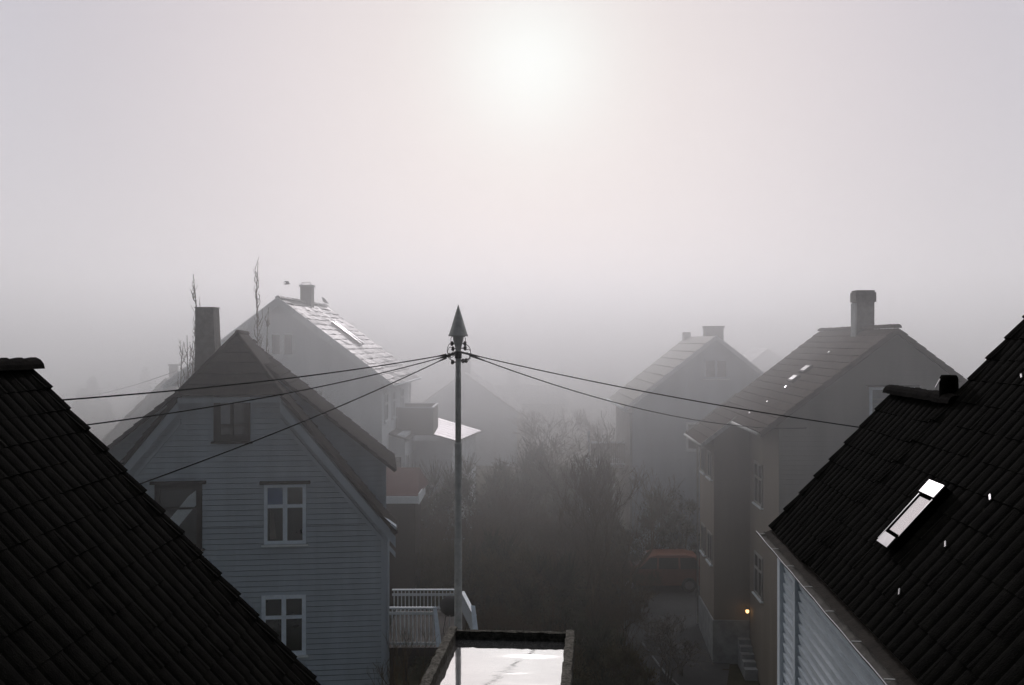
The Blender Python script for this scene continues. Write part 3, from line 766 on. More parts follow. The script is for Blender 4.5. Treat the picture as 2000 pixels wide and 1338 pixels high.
# lean-to with bright tin roof
q1 = at(836,847,50.2); q2 = at(893,863,50.0); q3 = at(940,843,55.4); q4 = at(845,815,56.4)
n_ = V((0,0,0.06))
bm = NB(); hexa(bm, [q1,q2,q3,q4,q1+n_,q2+n_,q3+n_,q4+n_])
for k in range(1,8):
    f = k/8; beam(bm, q2.lerp(q3,f)+n_*1.08, q1.lerp(q4,f)+n_*1.08, 0.03, 0.014)
lt = obj('annex_roof', bm, M['tin_roof'], t)
bm = NB()
a,b_,c_,d_ = [p_+V((0,0,-0.002)) for p_ in (q1,q2,q3,q4)]
b_ = b_+V((-0.25,0.2,0.02)); c_ = c_+V((-0.3,-0.2,0.02)); a = V((x0b-0.3,50.4,a.z)); d_ = V((x0b-0.3,56,d_.z))
for (p_,q_) in ((a,b_),(b_,c_),(c_,d_)):
    L = (q_-p_).length; zt = min(p_.z,q_.z)
    clapboards(bm, [(0,1.0),(1,1.0),(1,zt),(0,zt)], (lambda p_,q_: lambda s_,z,o: V((p_.x+(q_.x-p_.x)*s_+o*0, p_.y+(q_.y-p_.y)*s_-o, z)))(p_,q_), h=0.15)
obj('annex_wall', bm, M['siding_white'], t)

# birds
def bird(loc, flying, label, s=1.0, face=-1):
    o = thing('bird', label, 'bird', loc)
    l = V(loc)
    bm = NB()
    if not flying:
        pts = [l+V((face*x*s,0,z*s)) for x,z in ((-0.20,0.05),(-0.10,0.10),(0.0,0.17),(0.07,0.26),(0.10,0.34),(0.15,0.36))]
        tube(bm, pts, [0.012*s,0.045*s,0.085*s,0.07*s,0.045*s,0.012*s], 8)
        obj('body', bm, M['feather'], o, True)
        for sy in (0.02,-0.02):
            bm = NB(); tube(bm, [l+V((0.01,sy,0.13*s)), l+V((0.015,sy,0.0))], 0.008, 5); obj('leg', bm, M['feather'], o)
        bm = NB(); tube(bm, [l+V((face*0.15*s,0,0.36*s)), l+V((face*0.20*s,0,0.35*s))], [0.016*s,0.003], 5); obj('beak', bm, M['feather'], o)
    else:
        tube(bm, [l+V((x*s,0,z)) for x,z in ((-0.22,0),(-0.12,0.01),(0,0.02),(0.1,0.02),(0.17,0.01))], [0.01*s,0.04*s,0.055*s,0.04*s,0.01*s], 8)
        obj('body', bm, M['feather'], o, True)
        for sg in (-1,1):
            bm = NB(); quad(bm, l+V((-0.06,0,0.03)), l+V((0.07,0,0.03)), l+V((0.05,sg*0.20,0.14)), l+V((-0.06,sg*0.20,0.14)))
            quad(bm, l+V((-0.06,sg*0.20,0.14)), l+V((0.05,sg*0.20,0.14)), l+V((-0.05,sg*0.45,0.05)), l+V((-0.09,sg*0.42,0.05)))
            obj('wing', bm, M['feather'], o)
bird(B.p(0.0, v1_-0.6, RB2+0.12), False, 'dark bird perched upright on the far end of the white house ridge')
bird(at(561,555,48), True, 'tiny dark bird flying in the sky above the white house', 0.8)

# red roofed shed
S = Fr(xy(742,36.5), 36.5, 0.0)
t = thing('garden_shed', 'low shed with brick-red roof and pale fascia beside the blue-grey house', 'shed', (S.p(0.7,1.2,0.5)))
sz = CZ-(970-669)/F*36.5
bm = NB(); hexa(bm, [S.p(-2.0,-0.15,sz),S.p(1.30,-0.15,sz),S.p(1.55,2.4,sz+0.15),S.p(-2.0,2.4,sz+0.15),S.p(-2.0,-0.1,sz+0.06),S.p(1.36,-0.1,sz+0.06),S.p(1.2,2.4,sz+0.75),S.p(-2.0,2.4,sz+0.75)]); obj('roof', bm, M['red_roof'], t)
bm = NB(); box(bm, S, -2.0,1.42,-0.2,-0.155,sz-0.22,sz+0.04); box(bm, S, 1.38,1.42,-0.152,2.4,sz-0.25,sz+0.12); obj('fascia', bm, M['siding_white'], t)
bm = NB(); box(bm, S, -2.0,1.25,0,2.3,0.0,sz-0.01); obj('wall', bm, M['dark_wood'], t)

# ================================================================== R2 brown house with catslide
C = Fr(11.92, 32.0, 0.04)
t = thing('brown_roofed_house', 'tall beige house with brown roof and square chimney, left of the black right roof', 'house', C.p(0,4,0))
RC = CZ+(669-642)/F*32; TC = 0.77; HWC = 3.55; HEC = 4.20; LC = 8.5
zc = RC-TC*HWC-0.10
bm = NB()
clapboards(bm, [(-HWC,0),(HWC,0),(HWC,zc),(-HWC,zc)], lambda s,z,o: C.p(s,-o,z), h=0.15)
clapboards(bm, [(-HWC,zc),(HWC,zc),(0,RC-0.10)], lambda s,z,o: C.p(s,-o,z), h=0.15)
obj('wall', bm, M['siding_beige'], t)
UL = -HWC-1.28                      # left wall of the rear wing
VW = 4.75                           # where the wing starts
zcat = RC-TC*(5.32)-0.0
bm = NB()
quad(bm, C.p(-HWC,0,-1),C.p(-HWC,VW,-1),C.p(-HWC,VW,zc),C.p(-HWC,0,zc))
quad(bm, C.p(HWC,0,0),C.p(HWC,LC,0),C.p(HWC,LC,zc),C.p(HWC,0,zc))
quad(bm, C.p(-HWC,LC,0),C.p(HWC,LC,0),C.p(HWC,LC,zc),C.p(0,LC,RC-0.1),C.p(-HWC,LC,zc))
zwl = RC-TC*(-UL)-0.12
quad(bm, C.p(UL,VW,0.0),C.p(-HWC,VW,0.0),C.p(-HWC,VW,zc),C.p(UL,VW,zwl))
quad(bm, C.p(UL,VW,-1),C.p(UL,LC-0.2,-1),C.p(UL,LC-0.2,zwl),C.p(UL,VW,zwl))
quad(bm, C.p(UL,LC-0.2,0),C.p(-HWC,LC-0.2,0),C.p(-HWC,LC-0.2,zc),C.p(UL,LC-0.2,zwl))
obj('side_wall', bm, M['render_beige'], t)
bm = NB(); box(bm, C, UL-0.05,-HWC-0.01, VW-0.06, LC-0.2, -1.0, CZ-(1214-669)/F*36.7); obj('foundation', bm, M['concrete'], t)
bm = NB()
for k in range(5): box(bm, C, -HWC-0.45, -HWC-0.02, 3.2+k*0.3, 3.5+k*0.3-0.003, -0.6, 0.2+0.17*k)
obj('steps', bm, M['concrete'], t)
sC = sqrt(1+TC*TC)
rl, = roof_pair(t, C, HEC, RC, TC, -0.40, LC+0.3, M['brown_tile'], both=False, course=0.35, colw=0.30)
bm = NB(); tiled(bm, C.p(0,-0.40,RC), C.v, LC+0.7, (-C.u-V((0,0,TC))).normalized(), HEC*sC, course=0.35, colw=0.30, wave=0.02, step=0.03, seg=4)
rl = obj('roof', bm, M['brown_tile'], t)
bm = NB(); tiled(bm, C.p(-HEC-0.004,VW-0.35,RC-TC*(HEC+0.004)), C.v, LC+0.3-VW+0.35, (-C.u-V((0,0,TC))).normalized(), (5.30-HEC)*sC, course=0.35, colw=0.30, wave=0.02, step=0.03, seg=4)
obj('roof', bm, M['brown_tile'], t)
bm = NB(); ridge_caps(bm, C.p(0,-0.4,RC+0.02), C.p(0,LC+0.3,RC+0.02), 0.11, 0.36); obj('ridge_cap', bm, M['brown_tile'], rl)
# pale edge flashings, gutters, bargeboards
bm = NB()
def rake(fr_, vv, ua, ub, zr, tp, lo, hi, th=0.03):
    za = zr-tp*abs(ua); zb_ = zr-tp*abs(ub)
    hexa(bm, [fr_.p(ua,vv,za+lo),fr_.p(ub,vv,zb_+lo),fr_.p(ub,vv+th,zb_+lo),fr_.p(ua,vv+th,za+lo),
              fr_.p(ua,vv,za+hi),fr_.p(ub,vv,zb_+hi),fr_.p(ub,vv+th,zb_+hi),fr_.p(ua,vv+th,za+hi)])
rake(C, -0.44, 0, -HEC, RC, TC, -0.16, 0.0); rake(C, -0.44, 0, HEC, RC, TC, -0.16, 0.0)
obj('bargeboard', bm, M['brown_tile'], t)
bm = NB()
rake(C, VW-0.40, -HEC+0.10, -5.32, RC, TC, -0.10, 0.08)
obj('verge_board', bm, M['zinc'], t); bm = NB()
rake(C, LC+0.31, -HEC+0.9, -5.32, RC, TC, 0.06, 0.11)
obj('verge_board', bm, M['zinc'], t); bm = NB()
tube(bm, [C.p(-5.36,VW-0.35,RC-TC*5.36+0.01), C.p(-5.36,LC+0.3,RC-TC*5.36+0.01)], 0.055, 8)
tube(bm, [C.p(-HEC-0.06,-0.3,RC-TC*HEC-0.05), C.p(-HEC-0.06,VW-0.45,RC-TC*HEC-0.05)], 0.055, 8)
obj('gutter', bm, M['zinc'], t, True)
bm = NB(); tube(bm, [C.p(-5.36,LC+0.2,RC-TC*5.36), C.p(UL-0.06,LC,zwl-0.3), C.p(UL-0.06,LC,-0.5)], 0.045, 8)
obj('downpipe', bm, M['zinc'], t, True)
# windows: front gable, main left wall, wing left wall
def uC(px): return (px-1000)/F*32-11.92
window(t, C, 'front', uC(1698), uC(1786), CZ-(860-669)/F*32, CZ-(756-669)/F*32, 0.0, M['paint_blue'], panes=(2,1), fw=0.09, hood=True, glass='glass_pale')
for (y0_,y1_) in ((905,988),(1085,1168)):
    Ym = 35.0
    window(t, C, 'left', 2.4, 3.75, CZ-(y1_-669)/F*Ym, CZ-(y0_-669)/F*Ym, -HWC, M['siding_beige'], panes=(2,2), fw=0.08, out=0.05)
for (y0_,y1_) in ((880,930),(1035,1092)):
    for s0 in (5.05, 6.7):
        window(t, C, 'left', s0, s0+1.0, CZ-(y1_-669)/F*38.2, CZ-(y0_-669)/F*38.2, UL, M['siding_beige'], panes=(2,1), fw=0.08, out=0.05, hood=False)
c = chimney(t, C, -0.27,0.31, 2.9,3.5, RC-0.9, CZ+(669-590)/F*35, M['brick_grey'], cap=False)
bm = NB(); box(bm, C, -0.32,0.36,2.85,3.55, CZ+(669-590)/F*35+0.002, CZ+(669-571)/F*35); box(bm, C, -0.28,0.32,2.89,3.51, CZ+(669-571)/F*35+0.002, CZ+(669-567)/F*35); obj('cap', bm, M['brick_grey'], c)
bm = NB(); box(bm, C, -0.32,-0.274,2.92,3.48, RC-0.55, CZ+(669-592)/F*35); obj('flashing', bm, M['concrete'], c)
# skylights glinting on the left slope
def sC_(u,v,h): return C.p(-u,v,RC-TC*u)+(V((0,0,1))-C.u*TC).normalized()*h
def rc(bm,u0,u1,v0,v1,h0,h1): hexa(bm,[sC_(u0,v0,h0),sC_(u1,v0,h0),sC_(u1,v1,h0),sC_(u0,v1,h0),sC_(u0,v0,h1),sC_(u1,v0,h1),sC_(u1,v1,h1),sC_(u0,v1,h1)])
def hitC(px,py,h=0.1):
    d = V(((px-1000)/F,1,-(py-669)/F)); o = V((0,0,CZ)); N_ = (V((0,0,1))-C.u*TC).normalized(); s_ = (sC_(0,0,h)-o).dot(N_)/d.dot(N_); q_ = o+d*s_-N_*h
    return -(q_-C.o).dot(C.u), (q_-C.o).dot(C.v)
for (pa,pb) in (((1583,713),(1563,726)),((1558,732),(1541,744))):
    u0,v0 = hitC(*pa); u1,v1q = hitC(*pb); vm = (v0+v1q)/2
    bm = NB(); rc(bm,u0,u1,vm-0.35,vm+0.35,0.03,0.12); s_ = obj('skylight', bm, M['dark_wood'], rl)
    bm = NB(); rc(bm,u0+0.05,u1-0.05,vm-0.28,vm+0.28,0.122,0.13); obj('pane', bm, M['skyglass'], s_)
for px,py in ((1618,686),(1533,754),(1497,783),(1463,805)):
    u0,v0 = hitC(px,py); bm = NB(); k_ = random.uniform(0.3,1.0); rc(bm,u0-0.035*k_,u0+0.035*k_,v0-0.05*k_,v0+0.05*k_,0.05,0.08); obj('roof_hook', bm, M['bright_metal'], rl)
# lamp
lp = V((xy(1459,36.6),36.55,CZ-(1193-669)/F*36.6))
t = thing('wall_lamp', 'small lit warm lamp on the dark wall of the beige house', 'lamp', lp)
bm = NB(); lathe(bm, lp, [(0.02,-0.07),(0.055,-0.04),(0.06,0.03),(0.02,0.07)], 14); obj('bulb', bm, M['bulb'], t, True)
bm = NB(); lathe(bm, lp, [(0.09,0.071),(0.03,0.13),(0.01,0.15)], 14); beam(bm, lp+V((0,0,0.12)), lp+V((0,0.16,0.12)), 0.03,0.03); obj('hood', bm, M['dark_wood'], t)

# ================================================================== R3 grey misty house + balcony
D = Fr(9.9, 50.0, 0.0)
t = thing('grey_house', 'misty blue-grey gabled house with small square chimney, behind the brown roofed house', 'house', D.p(0,4,1))
RD = CZ+(669-656)/F*50; TD = 0.79; HWD = 4.05; HED = 4.45; LD = 7.6
zd = RD-TD*HWD-0.1
bm = NB()
clapboards(bm, [(-HWD,0),(HWD,0),(HWD,zd),(-HWD,zd)], lambda s,z,o: D.p(s,-o,z), h=0.17)
clapboards(bm, [(-HWD,zd),(HWD,zd),(0,RD-0.10)], lambda s,z,o: D.p(s,-o,z), h=0.17)
obj('wall', bm, M['siding_a'], t)
bm = NB(); 
for sg in (-1,1): quad(bm, D.p(sg*HWD,0,0),D.p(sg*HWD,LD,0),D.p(sg*HWD,LD,zd),D.p(sg*HWD,0,zd))
quad(bm, D.p(-HWD,LD,0),D.p(HWD,LD,0),D.p(HWD,LD,zd),D.p(0,LD,RD-0.1),D.p(-HWD,LD,zd))
obj('side_wall', bm, M['siding_beige'], t)
rp = roof_pair(t, D, HED, RD, TD, -0.4, LD+0.3, M['moss_tile'], course=0.6, colw=0.5, wave=0.0, seg=1, step=0.05)
bm = NB()
for sg in (-1,1): rake(D, -0.44, 0, sg*HED, RD, TD, -0.2, 0.04)
obj('bargeboard', bm, M['siding_white'], t)
bm = NB(); tube(bm, [D.p(-HED-0.05,-0.4,RD-TD*HED-0.02), D.p(-HED-0.05,LD+0.3,RD-TD*HED-0.02)], 0.07, 8)
tube(bm, [D.p(-HED-0.05,-0.2,RD-TD*HED-0.1), D.p(-HWD-0.03,0.1,zd-0.5), D.p(-HWD-0.03,0.1,1)], 0.05, 6); obj('gutter', bm, M['paint_white'], t, True)
window(t, D, 'front', -0.55,0.65, CZ-(740-669)/F*50, CZ-(700-669)/F*50, 0.0, M['siding_a'], panes=(2,1), fw=0.10)
window(t, D, 'front', -1.4,-0.2, CZ-(880-669)/F*50, CZ-(825-669)/F*50, 0.0, M['paint_white'], panes=(2,2), fw=0.10)
chimney(t, D, 0.05,0.95, 2.5,3.3, RD-0.9, CZ+(669-640)/F*52.5, M['brick_grey'], capm=M['brick_grey'])
c = chimney(t, D, -0.35,0.05, 7.0,7.4, RD-0.9, RD+0.25, M['brick_grey'], cap=False)
# balcony on the left side
bm = NB(); yb = 53.0; zt = CZ-(866-669)/F*yb; zb2 = CZ-(906-669)/F*yb; xb0 = xy(1150,yb); xb1 = D.o.x-HWD
box(bm, W, xb0,xb1,yb,yb+2.8,zb2-0.2,zb2)
box(bm, W, xb0-0.06,xb0+0.06,yb-0.05,yb+0.07,zb2-5,CZ-(842-669)/F*yb)
box(bm, W, xb0,xb1,yb-0.03,yb+0.05,zt,zt+0.1)
bal = obj('balcony', bm, M['siding_white'], t)
bm = NB()
nb_ = 16
for k in range(nb_): 
    x = xb0+0.12+(xb1-xb0-0.1)*k/nb_; box(bm, W, x,x+0.085,yb-0.01,yb+0.02,zb2+0.02,zt-0.003)
obj('slats', bm, M['leaf_brown'], bal)

# ================================================================== far houses
def simple_house(label, px, py_ridge, Y, half_px, tp, length, a, wall_m, roof_m, ch=None, group=None, base=-4, win=False):
    f = Fr(xy(px,Y), Y, a); zr = CZ-(py_ridge-669)/F*Y; hw = half_px/F*Y
    t = thing('distant_house', label, 'house', f.p(0,length/2,0), group)
    z_e = zr-tp*hw
    bm = NB()
    hw_ = hw-0.35
    quad(bm, f.p(-hw_,0,base),f.p(hw_,0,base),f.p(hw_,0,z_e+0.1),f.p(0,0,zr-0.1),f.p(-hw_,0,z_e+0.1))
    quad(bm, f.p(-hw_,length,base),f.p(hw_,length,base),f.p(hw_,length,z_e+0.1),f.p(0,length,zr-0.1),f.p(-hw_,length,z_e+0.1))
    for sg in (-1,1): quad(bm, f.p(sg*hw_,0,base),f.p(sg*hw_,length,base),f.p(sg*hw_,length,z_e+0.1),f.p(sg*hw_,0,z_e+0.1))
    obj('wall', bm, wall_m, t)
    r = roof_pair(t, f, hw, zr, tp, -0.4, length+0.4, roof_m, course=0.7, colw=1.0, wave=0, seg=1, step=0.05)
    if ch:
        for (u0,u1,v0,v1,h) in ch: chimney(t, f, u0,u1,v0,v1, zr-1.0, zr+h, M['brick_grey'], capm=M['brick_grey'])
    if win:
        window(t, f, 'front', -0.6,0.6, zr-3.2, zr-2.0, 0.0, M['paint_white'], panes=(2,1), fw=0.12)
        for u in (-hw_*0.55, hw_*0.55-1.0): window(t, f, 'front', u,u+1.0, z_e-2.2, z_e-0.8, 0.0, M['paint_white'], panes=(2,1), fw=0.12)
    return t
simple_house('pale misty house whose gable peak stands right behind the utility pole', 907, 728, 78, 112, 0.72, 10, 0.0, M['siding_a'], M['slate'], ch=[(-0.35,0.35,3,3.8,0.95)])
# broad roofs seen side-on in the mist
def side_house(label, px0, px1, py_ridge, py_eave, Y, ch=()):
    x0 = xy(px0,Y); x1 = xy(px1,Y); zr = CZ-(py_ridge-669)/F*(Y+4); ze_ = CZ-(py_eave-669)/F*Y
    t = thing('distant_house', label, 'house', ((x0+x1)/2, Y+4, 0))
    bm = NB(); dnn = V((0,-4,ze_-zr)); tiled(bm, V((x0,Y+4,zr)), V((1,0,0)), x1-x0, dnn.normalized(), dnn.length, course=0.7, colw=1.0, wave=0, seg=1, step=0.05)
    obj('roof', bm, M['slate'], t)
    bm = NB(); dnn = V((0,4,ze_-zr)); tiled(bm, V((x0,Y+4,zr)), V((1,0,0)), x1-x0, dnn.normalized(), dnn.length, course=0.7, colw=1.0, wave=0, seg=1, step=0.05)
    obj('roof', bm, M['slate'], t)
    bm = NB()
    quad(bm, V((x0+.3,Y+.4,-6)),V((x1-.3,Y+.4,-6)),V((x1-.3,Y+.4,ze_+0.2)),V((x0+.3,Y+.4,ze_+0.2)))
    for x in (x0+.3,x1-.3): quad(bm, V((x,Y+.4,-6)),V((x,Y+7.6,-6)),V((x,Y+7.6,ze_+0.2)),V((x,Y+4,zr-0.2)),V((x,Y+.4,ze_+0.2)))
    obj('wall', bm, M['siding_beige'], t)
    for cx in ch:
        bm = NB(); box(bm, W, cx-0.6,cx+0.6,Y+3.5,Y+4.6,zr-0.5,zr+1.7); c = obj('chimney', bm, M['brick_grey'], t)
    for k in range(0):
        n = 1
        xx = x0+1.0+(x1-x0-2)*k/n
        window(t, W, 'front', xx, xx+1.1, ze_-2.1, ze_-0.8, Y+0.4, M['paint_white'], panes=(2,1), fw=0.12)
side_house('faint long roofed house with a chimney in the mist right of the pole', 962, 1110, 752, 790, 98, ch=(xy(1002,102),))
side_house('barely visible long roof on the misty skyline left of the grey house', 1095, 1225, 702, 740, 125, ch=())
simple_house('misty grey-brown roofed house with a short chimney behind the left gable', 326, 738, 56, 150, 1.0, 9, -0.12, M['siding_beige'], M['moss_tile'], ch=[(-0.20,0.22,1.5,2.0,0.62)])
simple_house('faint house roof peeping above the brown roof beside the grey house', 1500, 680, 88, 90, 0.8, 10, 0.1, M['siding_beige'], M['slate'], ch=None, win=False)
simple_house('ghostly gable in the mist beyond the black left roof', 150, 752, 115, 70, 0.6, 10, 0.0, M['siding_beige'], M['slate'], ch=None)

# ================================================================== car
def car():
    x0, y0 = xy(1190,44.2), 44.2; L = 4.3; gzc = gz(x0+2,44.6)+0.06
    t = thing('parked_car', 'orange estate car parked in the driveway, half hidden behind the beige house', 'car', (x0+L/2, y0+0.85, gzc))
    prof = [(0.0,0.45),(0.02,0.78),(0.25,0.92),(1.05,1.05),(1.75,1.52),(2.1,1.60),(3.4,1.60),(3.85,1.50),(4.18,1.05),(4.28,0.9),(4.3,0.42),(3.9,0.30),(0.35,0.30)]
    bm = NB(); W2 = 1.72
    rows = []
    for (yy, ins) in ((0,0.14),(0.12,0.0),(W2-0.12,0.0),(W2,0.14)):
        r = []
        for (x,z) in prof:
            tz = max(0,(z-0.95))/0.65
            yv = yy + (tz*0.20 if yy < W2/2 else -tz*0.20)
            r.append(bm.verts.new(V((x0+ x + (ins*0.3 if x<1 else (-ins*0.3 if x>3.8 else 0)), y0+yv, gzc+z-(ins*0.25 if z>0.9 else 0)))))
        rows.append(r)
    for a in range(3):
        for k in range(len(prof)): bm.faces.new((rows[a][k],rows[a][(k+1)%len(prof)],rows[a+1][(k+1)%len(prof)],rows[a+1][k]))
    bm.faces.new(rows[0][::-1]); bm.faces.new(rows[-1])
    body = obj('body', bm, M['car_orange'], t)
    for (xa,xb,xc,xd) in ((1.30,2.05,2.10,1.78),(2.15,3.0,3.0,2.16),(3.08,3.92,3.72,3.08)):
        bm = NB(); quad(bm, V((x0+xa,y0-0.012,gzc+1.02)),V((x0+xb,y0-0.012,gzc+1.02)),V((x0+xc,y0+0.145,gzc+1.47)),V((x0+xd,y0+0.145,gzc+1.47))); obj('side_window', bm, M['glass'], t)
    bm = NB(); quad(bm, V((x0+1.08,y0+0.18,gzc+1.085)),V((x0+1.08,y0+W2-0.18,gzc+1.085)),V((x0+1.74,y0+W2-0.26,gzc+1.535)),V((x0+1.74,y0+0.26,gzc+1.535))); obj('windscreen', bm, M['skyglass'], t)
    for wx in (0.85,3.45):
        for yy in (y0-0.01, y0+W2-0.19):
            bm = NB(); c = V((x0+wx, yy+0.1, gzc+0.32)); tube(bm, [c-V((0,0.1,0)), c+V((0,0.1,0))], 0.32, 20); w = obj('wheel', bm, M['rubber'], t)
            bm = NB(); tube(bm, [c-V((0,0.115,0)), c-V((0,0.10,0))], 0.19, 16); obj('rim', bm, M['hub'], w)
    bm = NB(); box(bm, W, x0-0.01,x0+0.05,y0+0.2,y0+0.5,gzc+0.62,gzc+0.76); obj('headlight', bm, M['glass_pale'], t)
car()

# ================================================================== vegetation
RMIN = [0.006]
def branch_tree(bm, p, d, L, r, depth, spread=0.5, kids=(2,3), upb=0.15, seglen=4, shrink=0.72, n=4, rnd=random):
    pts = [p.copy()]; rads = [r]
    dd = d.copy()
    for i in range(seglen):
        dd = (dd + V((rnd.uniform(-1,1),rnd.uniform(-1,1),rnd.uniform(-1,1)))*0.16 + V((0,0,upb*0.3))).normalized()
        pts.append(pts[-1]+dd*(L/seglen)); rads.append(max(r*(1-0.45*(i+1)/seglen), RMIN[0]))
    tube(bm, pts, rads, n if depth > 1 else 3, cap=False)
    if depth <= 0: return
    for k in range(rnd.randint(*kids)):
        i = rnd.randint(max(1,seglen-2), seglen) if k else seglen
        ax = V((rnd.uniform(-1,1),rnd.uniform(-1,1),rnd.uniform(-0.5,0.6))).normalized()
        nd = (dd + ax*spread*rnd.uniform(0.7,1.4) + V((0,0,upb))).normalized()
        branch_tree(bm, pts[i], nd, L*shrink*rnd.uniform(0.75,1.15), rads[i]*0.72, depth-1, spread, kids, upb, seglen, shrink, n, rnd)

def bare_tree(name, loc, h, depth, label, group=None, spread=0.55, kids=(2,3), r=0.1, m='bark', stems=1, tz=0.28, seed=1, upb=0.12, cat='tree', shrink=0.74):
    rnd = random.Random(seed); loc = V(loc)
    t = thing(name, label, cat, loc, group)
    bm = NB(); bc = NB()
    for s_ in range(stems):
        lean = V((rnd.uniform(-0.35,0.35),rnd.uniform(-0.35,0.35),1)).normalized() if stems > 1 else V((rnd.uniform(-0.08,0.08),0,1)).normalized()
        p0 = loc+V((rnd.uniform(-.1,.1),rnd.uniform(-.1,.1),-0.3)); p1 = p0+lean*h*tz+V((0,0,0.3))
        tube(bm, [p0, p0.lerp(p1,0.5)+V((rnd.uniform(-.05,.05),0,0)), p1], [r,r*0.85,r*0.72], 7)
        for k in range(4 if stems == 1 else 2):
            th = rnd.uniform(0,6.28); nd = (lean + V((cos(th),sin(th),0.2))*spread*rnd.uniform(0.8,1.3)).normalized()
            branch_tree(bc, p1-(p1-p0)*0.12*k, nd, h*0.27, r*0.55, depth, spread, kids, upb, 4, shrink, 4, rnd)
    obj('trunk', bm, M[m], t, True); obj('crown', bc, M[m], t)
    return t
def copy_tree(o, loc, rz, s, label):
    r = o.copy(); col.objects.link(r); r.location = loc; r.rotation_euler = (0,0,rz); r.scale = (s,s,s); r['label'] = label
    for ch in [c for c in bpy.data.objects if c.parent == o]:
        c = ch.copy(); col.objects.link(c); c.parent = r; c.matrix_parent_inverse = ch.matrix_parent_inverse.copy()
        for g in [q for q in bpy.data.objects if q.parent == ch]:
            d = g.copy(); col.objects.link(d); d.parent = c
    return r

# tall slim bare trees behind house A
def whip(px, py0, py1, Y, label, seed, sway=0.1, n=26):
    rnd = random.Random(seed); b0 = at(px,py1,Y); b0.z = gz(b0.x,Y); top = at(px,py0,Y)
    t = thing('slender_tree', label, 'tree', b0, 'slender bare trees behind the clipped gable')
    H = top.z-b0.z; pts = []; rads = []
    for i in range(15):
        f = i/14; pts.append(b0+V((sway*sin(f*9+seed)*f + rnd.uniform(-.03,.03), 0, H*f))); rads.append(0.050*(1-f)**0.8+0.010)
    bm = NB(); tube(bm, pts, rads, 5); obj('trunk', bm, M['bark'], t, True)
    bm = NB()
    for k in range(n*2):
        f = rnd.uniform(0.40,0.97); i = int(f*14); p_ = pts[i].lerp(pts[min(i+1,14)], f*14-i)
        th = rnd.uniform(0,6.28); L = rnd.uniform(0.5,1.7)*(1.15-f*0.85); q = [p_]; out_ = rnd.uniform(0.16,0.34)
        for s_ in range(1,7):
            w_ = out_*L*min(1,s_/3.0)*(1-0.05*s_)
            q.append(p_+V((cos(th)*w_+rnd.uniform(-.03,.03), sin(th)*w_, L*s_/6)))
        tube(bm, q, [0.018,0.016,0.014,0.012,0.010,0.008,0.005], 3)
        if rnd.random() < 0.6:
            m_ = q[rnd.randint(2,4)]; d_ = V((rnd.uniform(-.5,.5),rnd.uniform(-.3,.3),1)).normalized()*rnd.uniform(0.2,0.5); tube(bm, [m_, m_+d_*0.5, m_+d_], [0.009,0.008,0.005], 3)
    obj('crown', bm, M['bark'], t)
whip(507, 512, 900, 36, 'tallest slender bare tree rising in front of the white house gable', 3, 0.12, 34)
whip(519, 600, 900, 36.4, 'shorter bare stem just right of the tallest slender tree', 5, 0.10, 16)
whip(386, 535, 900, 36, 'slender bare tree whose tip shows above the left gable chimney', 8, 0.14, 26)
whip(379, 600, 900, 37, 'thin bare stem brushing the left side of the gable chimney', 11, 0.10, 18)
whip(364, 655, 900, 36, 'short bare sapling left of the gable chimney', 13, 0.08, 20)
whip(354, 668, 900, 37, 'leftmost and shortest bare sapling near the gable chimney', 17, 0.08, 14)

# round bare tree in the middle distance
def gp(px, Y, dz=0.0): x = xy(px,Y); return V((x,Y,gz(x,Y)+dz))
RMIN[0] = 0.012
bare_tree('bare_tree', gp(1112,50.6), 6.3, 6, 'wide bare tree spreading in the mist in the middle distance', spread=0.85, kids=(2,3), r=0.15, seed=12, upb=0.06, tz=0.26, shrink=0.80)
RMIN[0] = 0.008
bare_tree('bare_tree', gp(1150,39.5), 6.6, 6, 'dark vase-shaped bare tree in the centre right garden', spread=0.50, r=0.10, stems=3, seed=5, upb=0.16)
RMIN[0] = 0.009
bare_tree('bare_tree', gp(1068,60), 5.8, 6, 'smaller bare tree just left of the wide spreading one', spread=0.7, r=0.14, seed=22, upb=0.05)
bare_tree('bare_tree', gp(1190,62), 5.0, 5, 'bare tree behind the slatted balcony', spread=0.65, r=0.14, seed=32, upb=0.06)
bare_tree('bare_tree', gp(965,49), 4.3, 5, 'bare tree standing up out of the hedge right of the pole', spread=0.6, r=0.10, stems=2, seed=42)
RMIN[0] = 0.007
bare_tree('bare_tree', gp(1215,42), 5.6, 5, 'bare tree before the grey house wall', spread=0.6, r=0.09, stems=2, seed=44)
bare_tree('bare_shrub', gp(1298,34.8), 2.3, 5, 'pale twiggy shrub beside the driveway edge', spread=0.75, r=0.04, m='twig', stems=5, seed=52, cat='shrub', upb=0.05)
bare_tree('bare_shrub', gp(1325,35.6), 1.5, 4, 'small pale twiggy shrub right of the larger pale one', spread=0.85, r=0.03, m='twig', stems=5, seed=53, cat='shrub', upb=0.02)
bare_tree('bare_shrub', gp(1212,38.2), 2.6, 5, 'bare shrub against the front of the orange car', spread=0.7, r=0.04, m='bark', stems=5, seed=54, cat='shrub', upb=0.05)
RMIN[0] = 0.003
bare_tree('bare_shrub', at(800,1300,24.9)-V((0,0,1.2)), 2.4, 3, 'thin bare shrub in front of the white deck railing', spread=0.38, r=0.028, m='bark', stems=4, seed=57, cat='shrub', upb=0.25)
bare_tree('bare_shrub', at(765,1330,24.5)-V((0,0,1.0)), 1.7, 3, 'low bare shrub at the lower right corner of the blue-grey house', spread=0.5, r=0.025, m='bark', stems=5, seed=58, cat='shrub', upb=0.2)

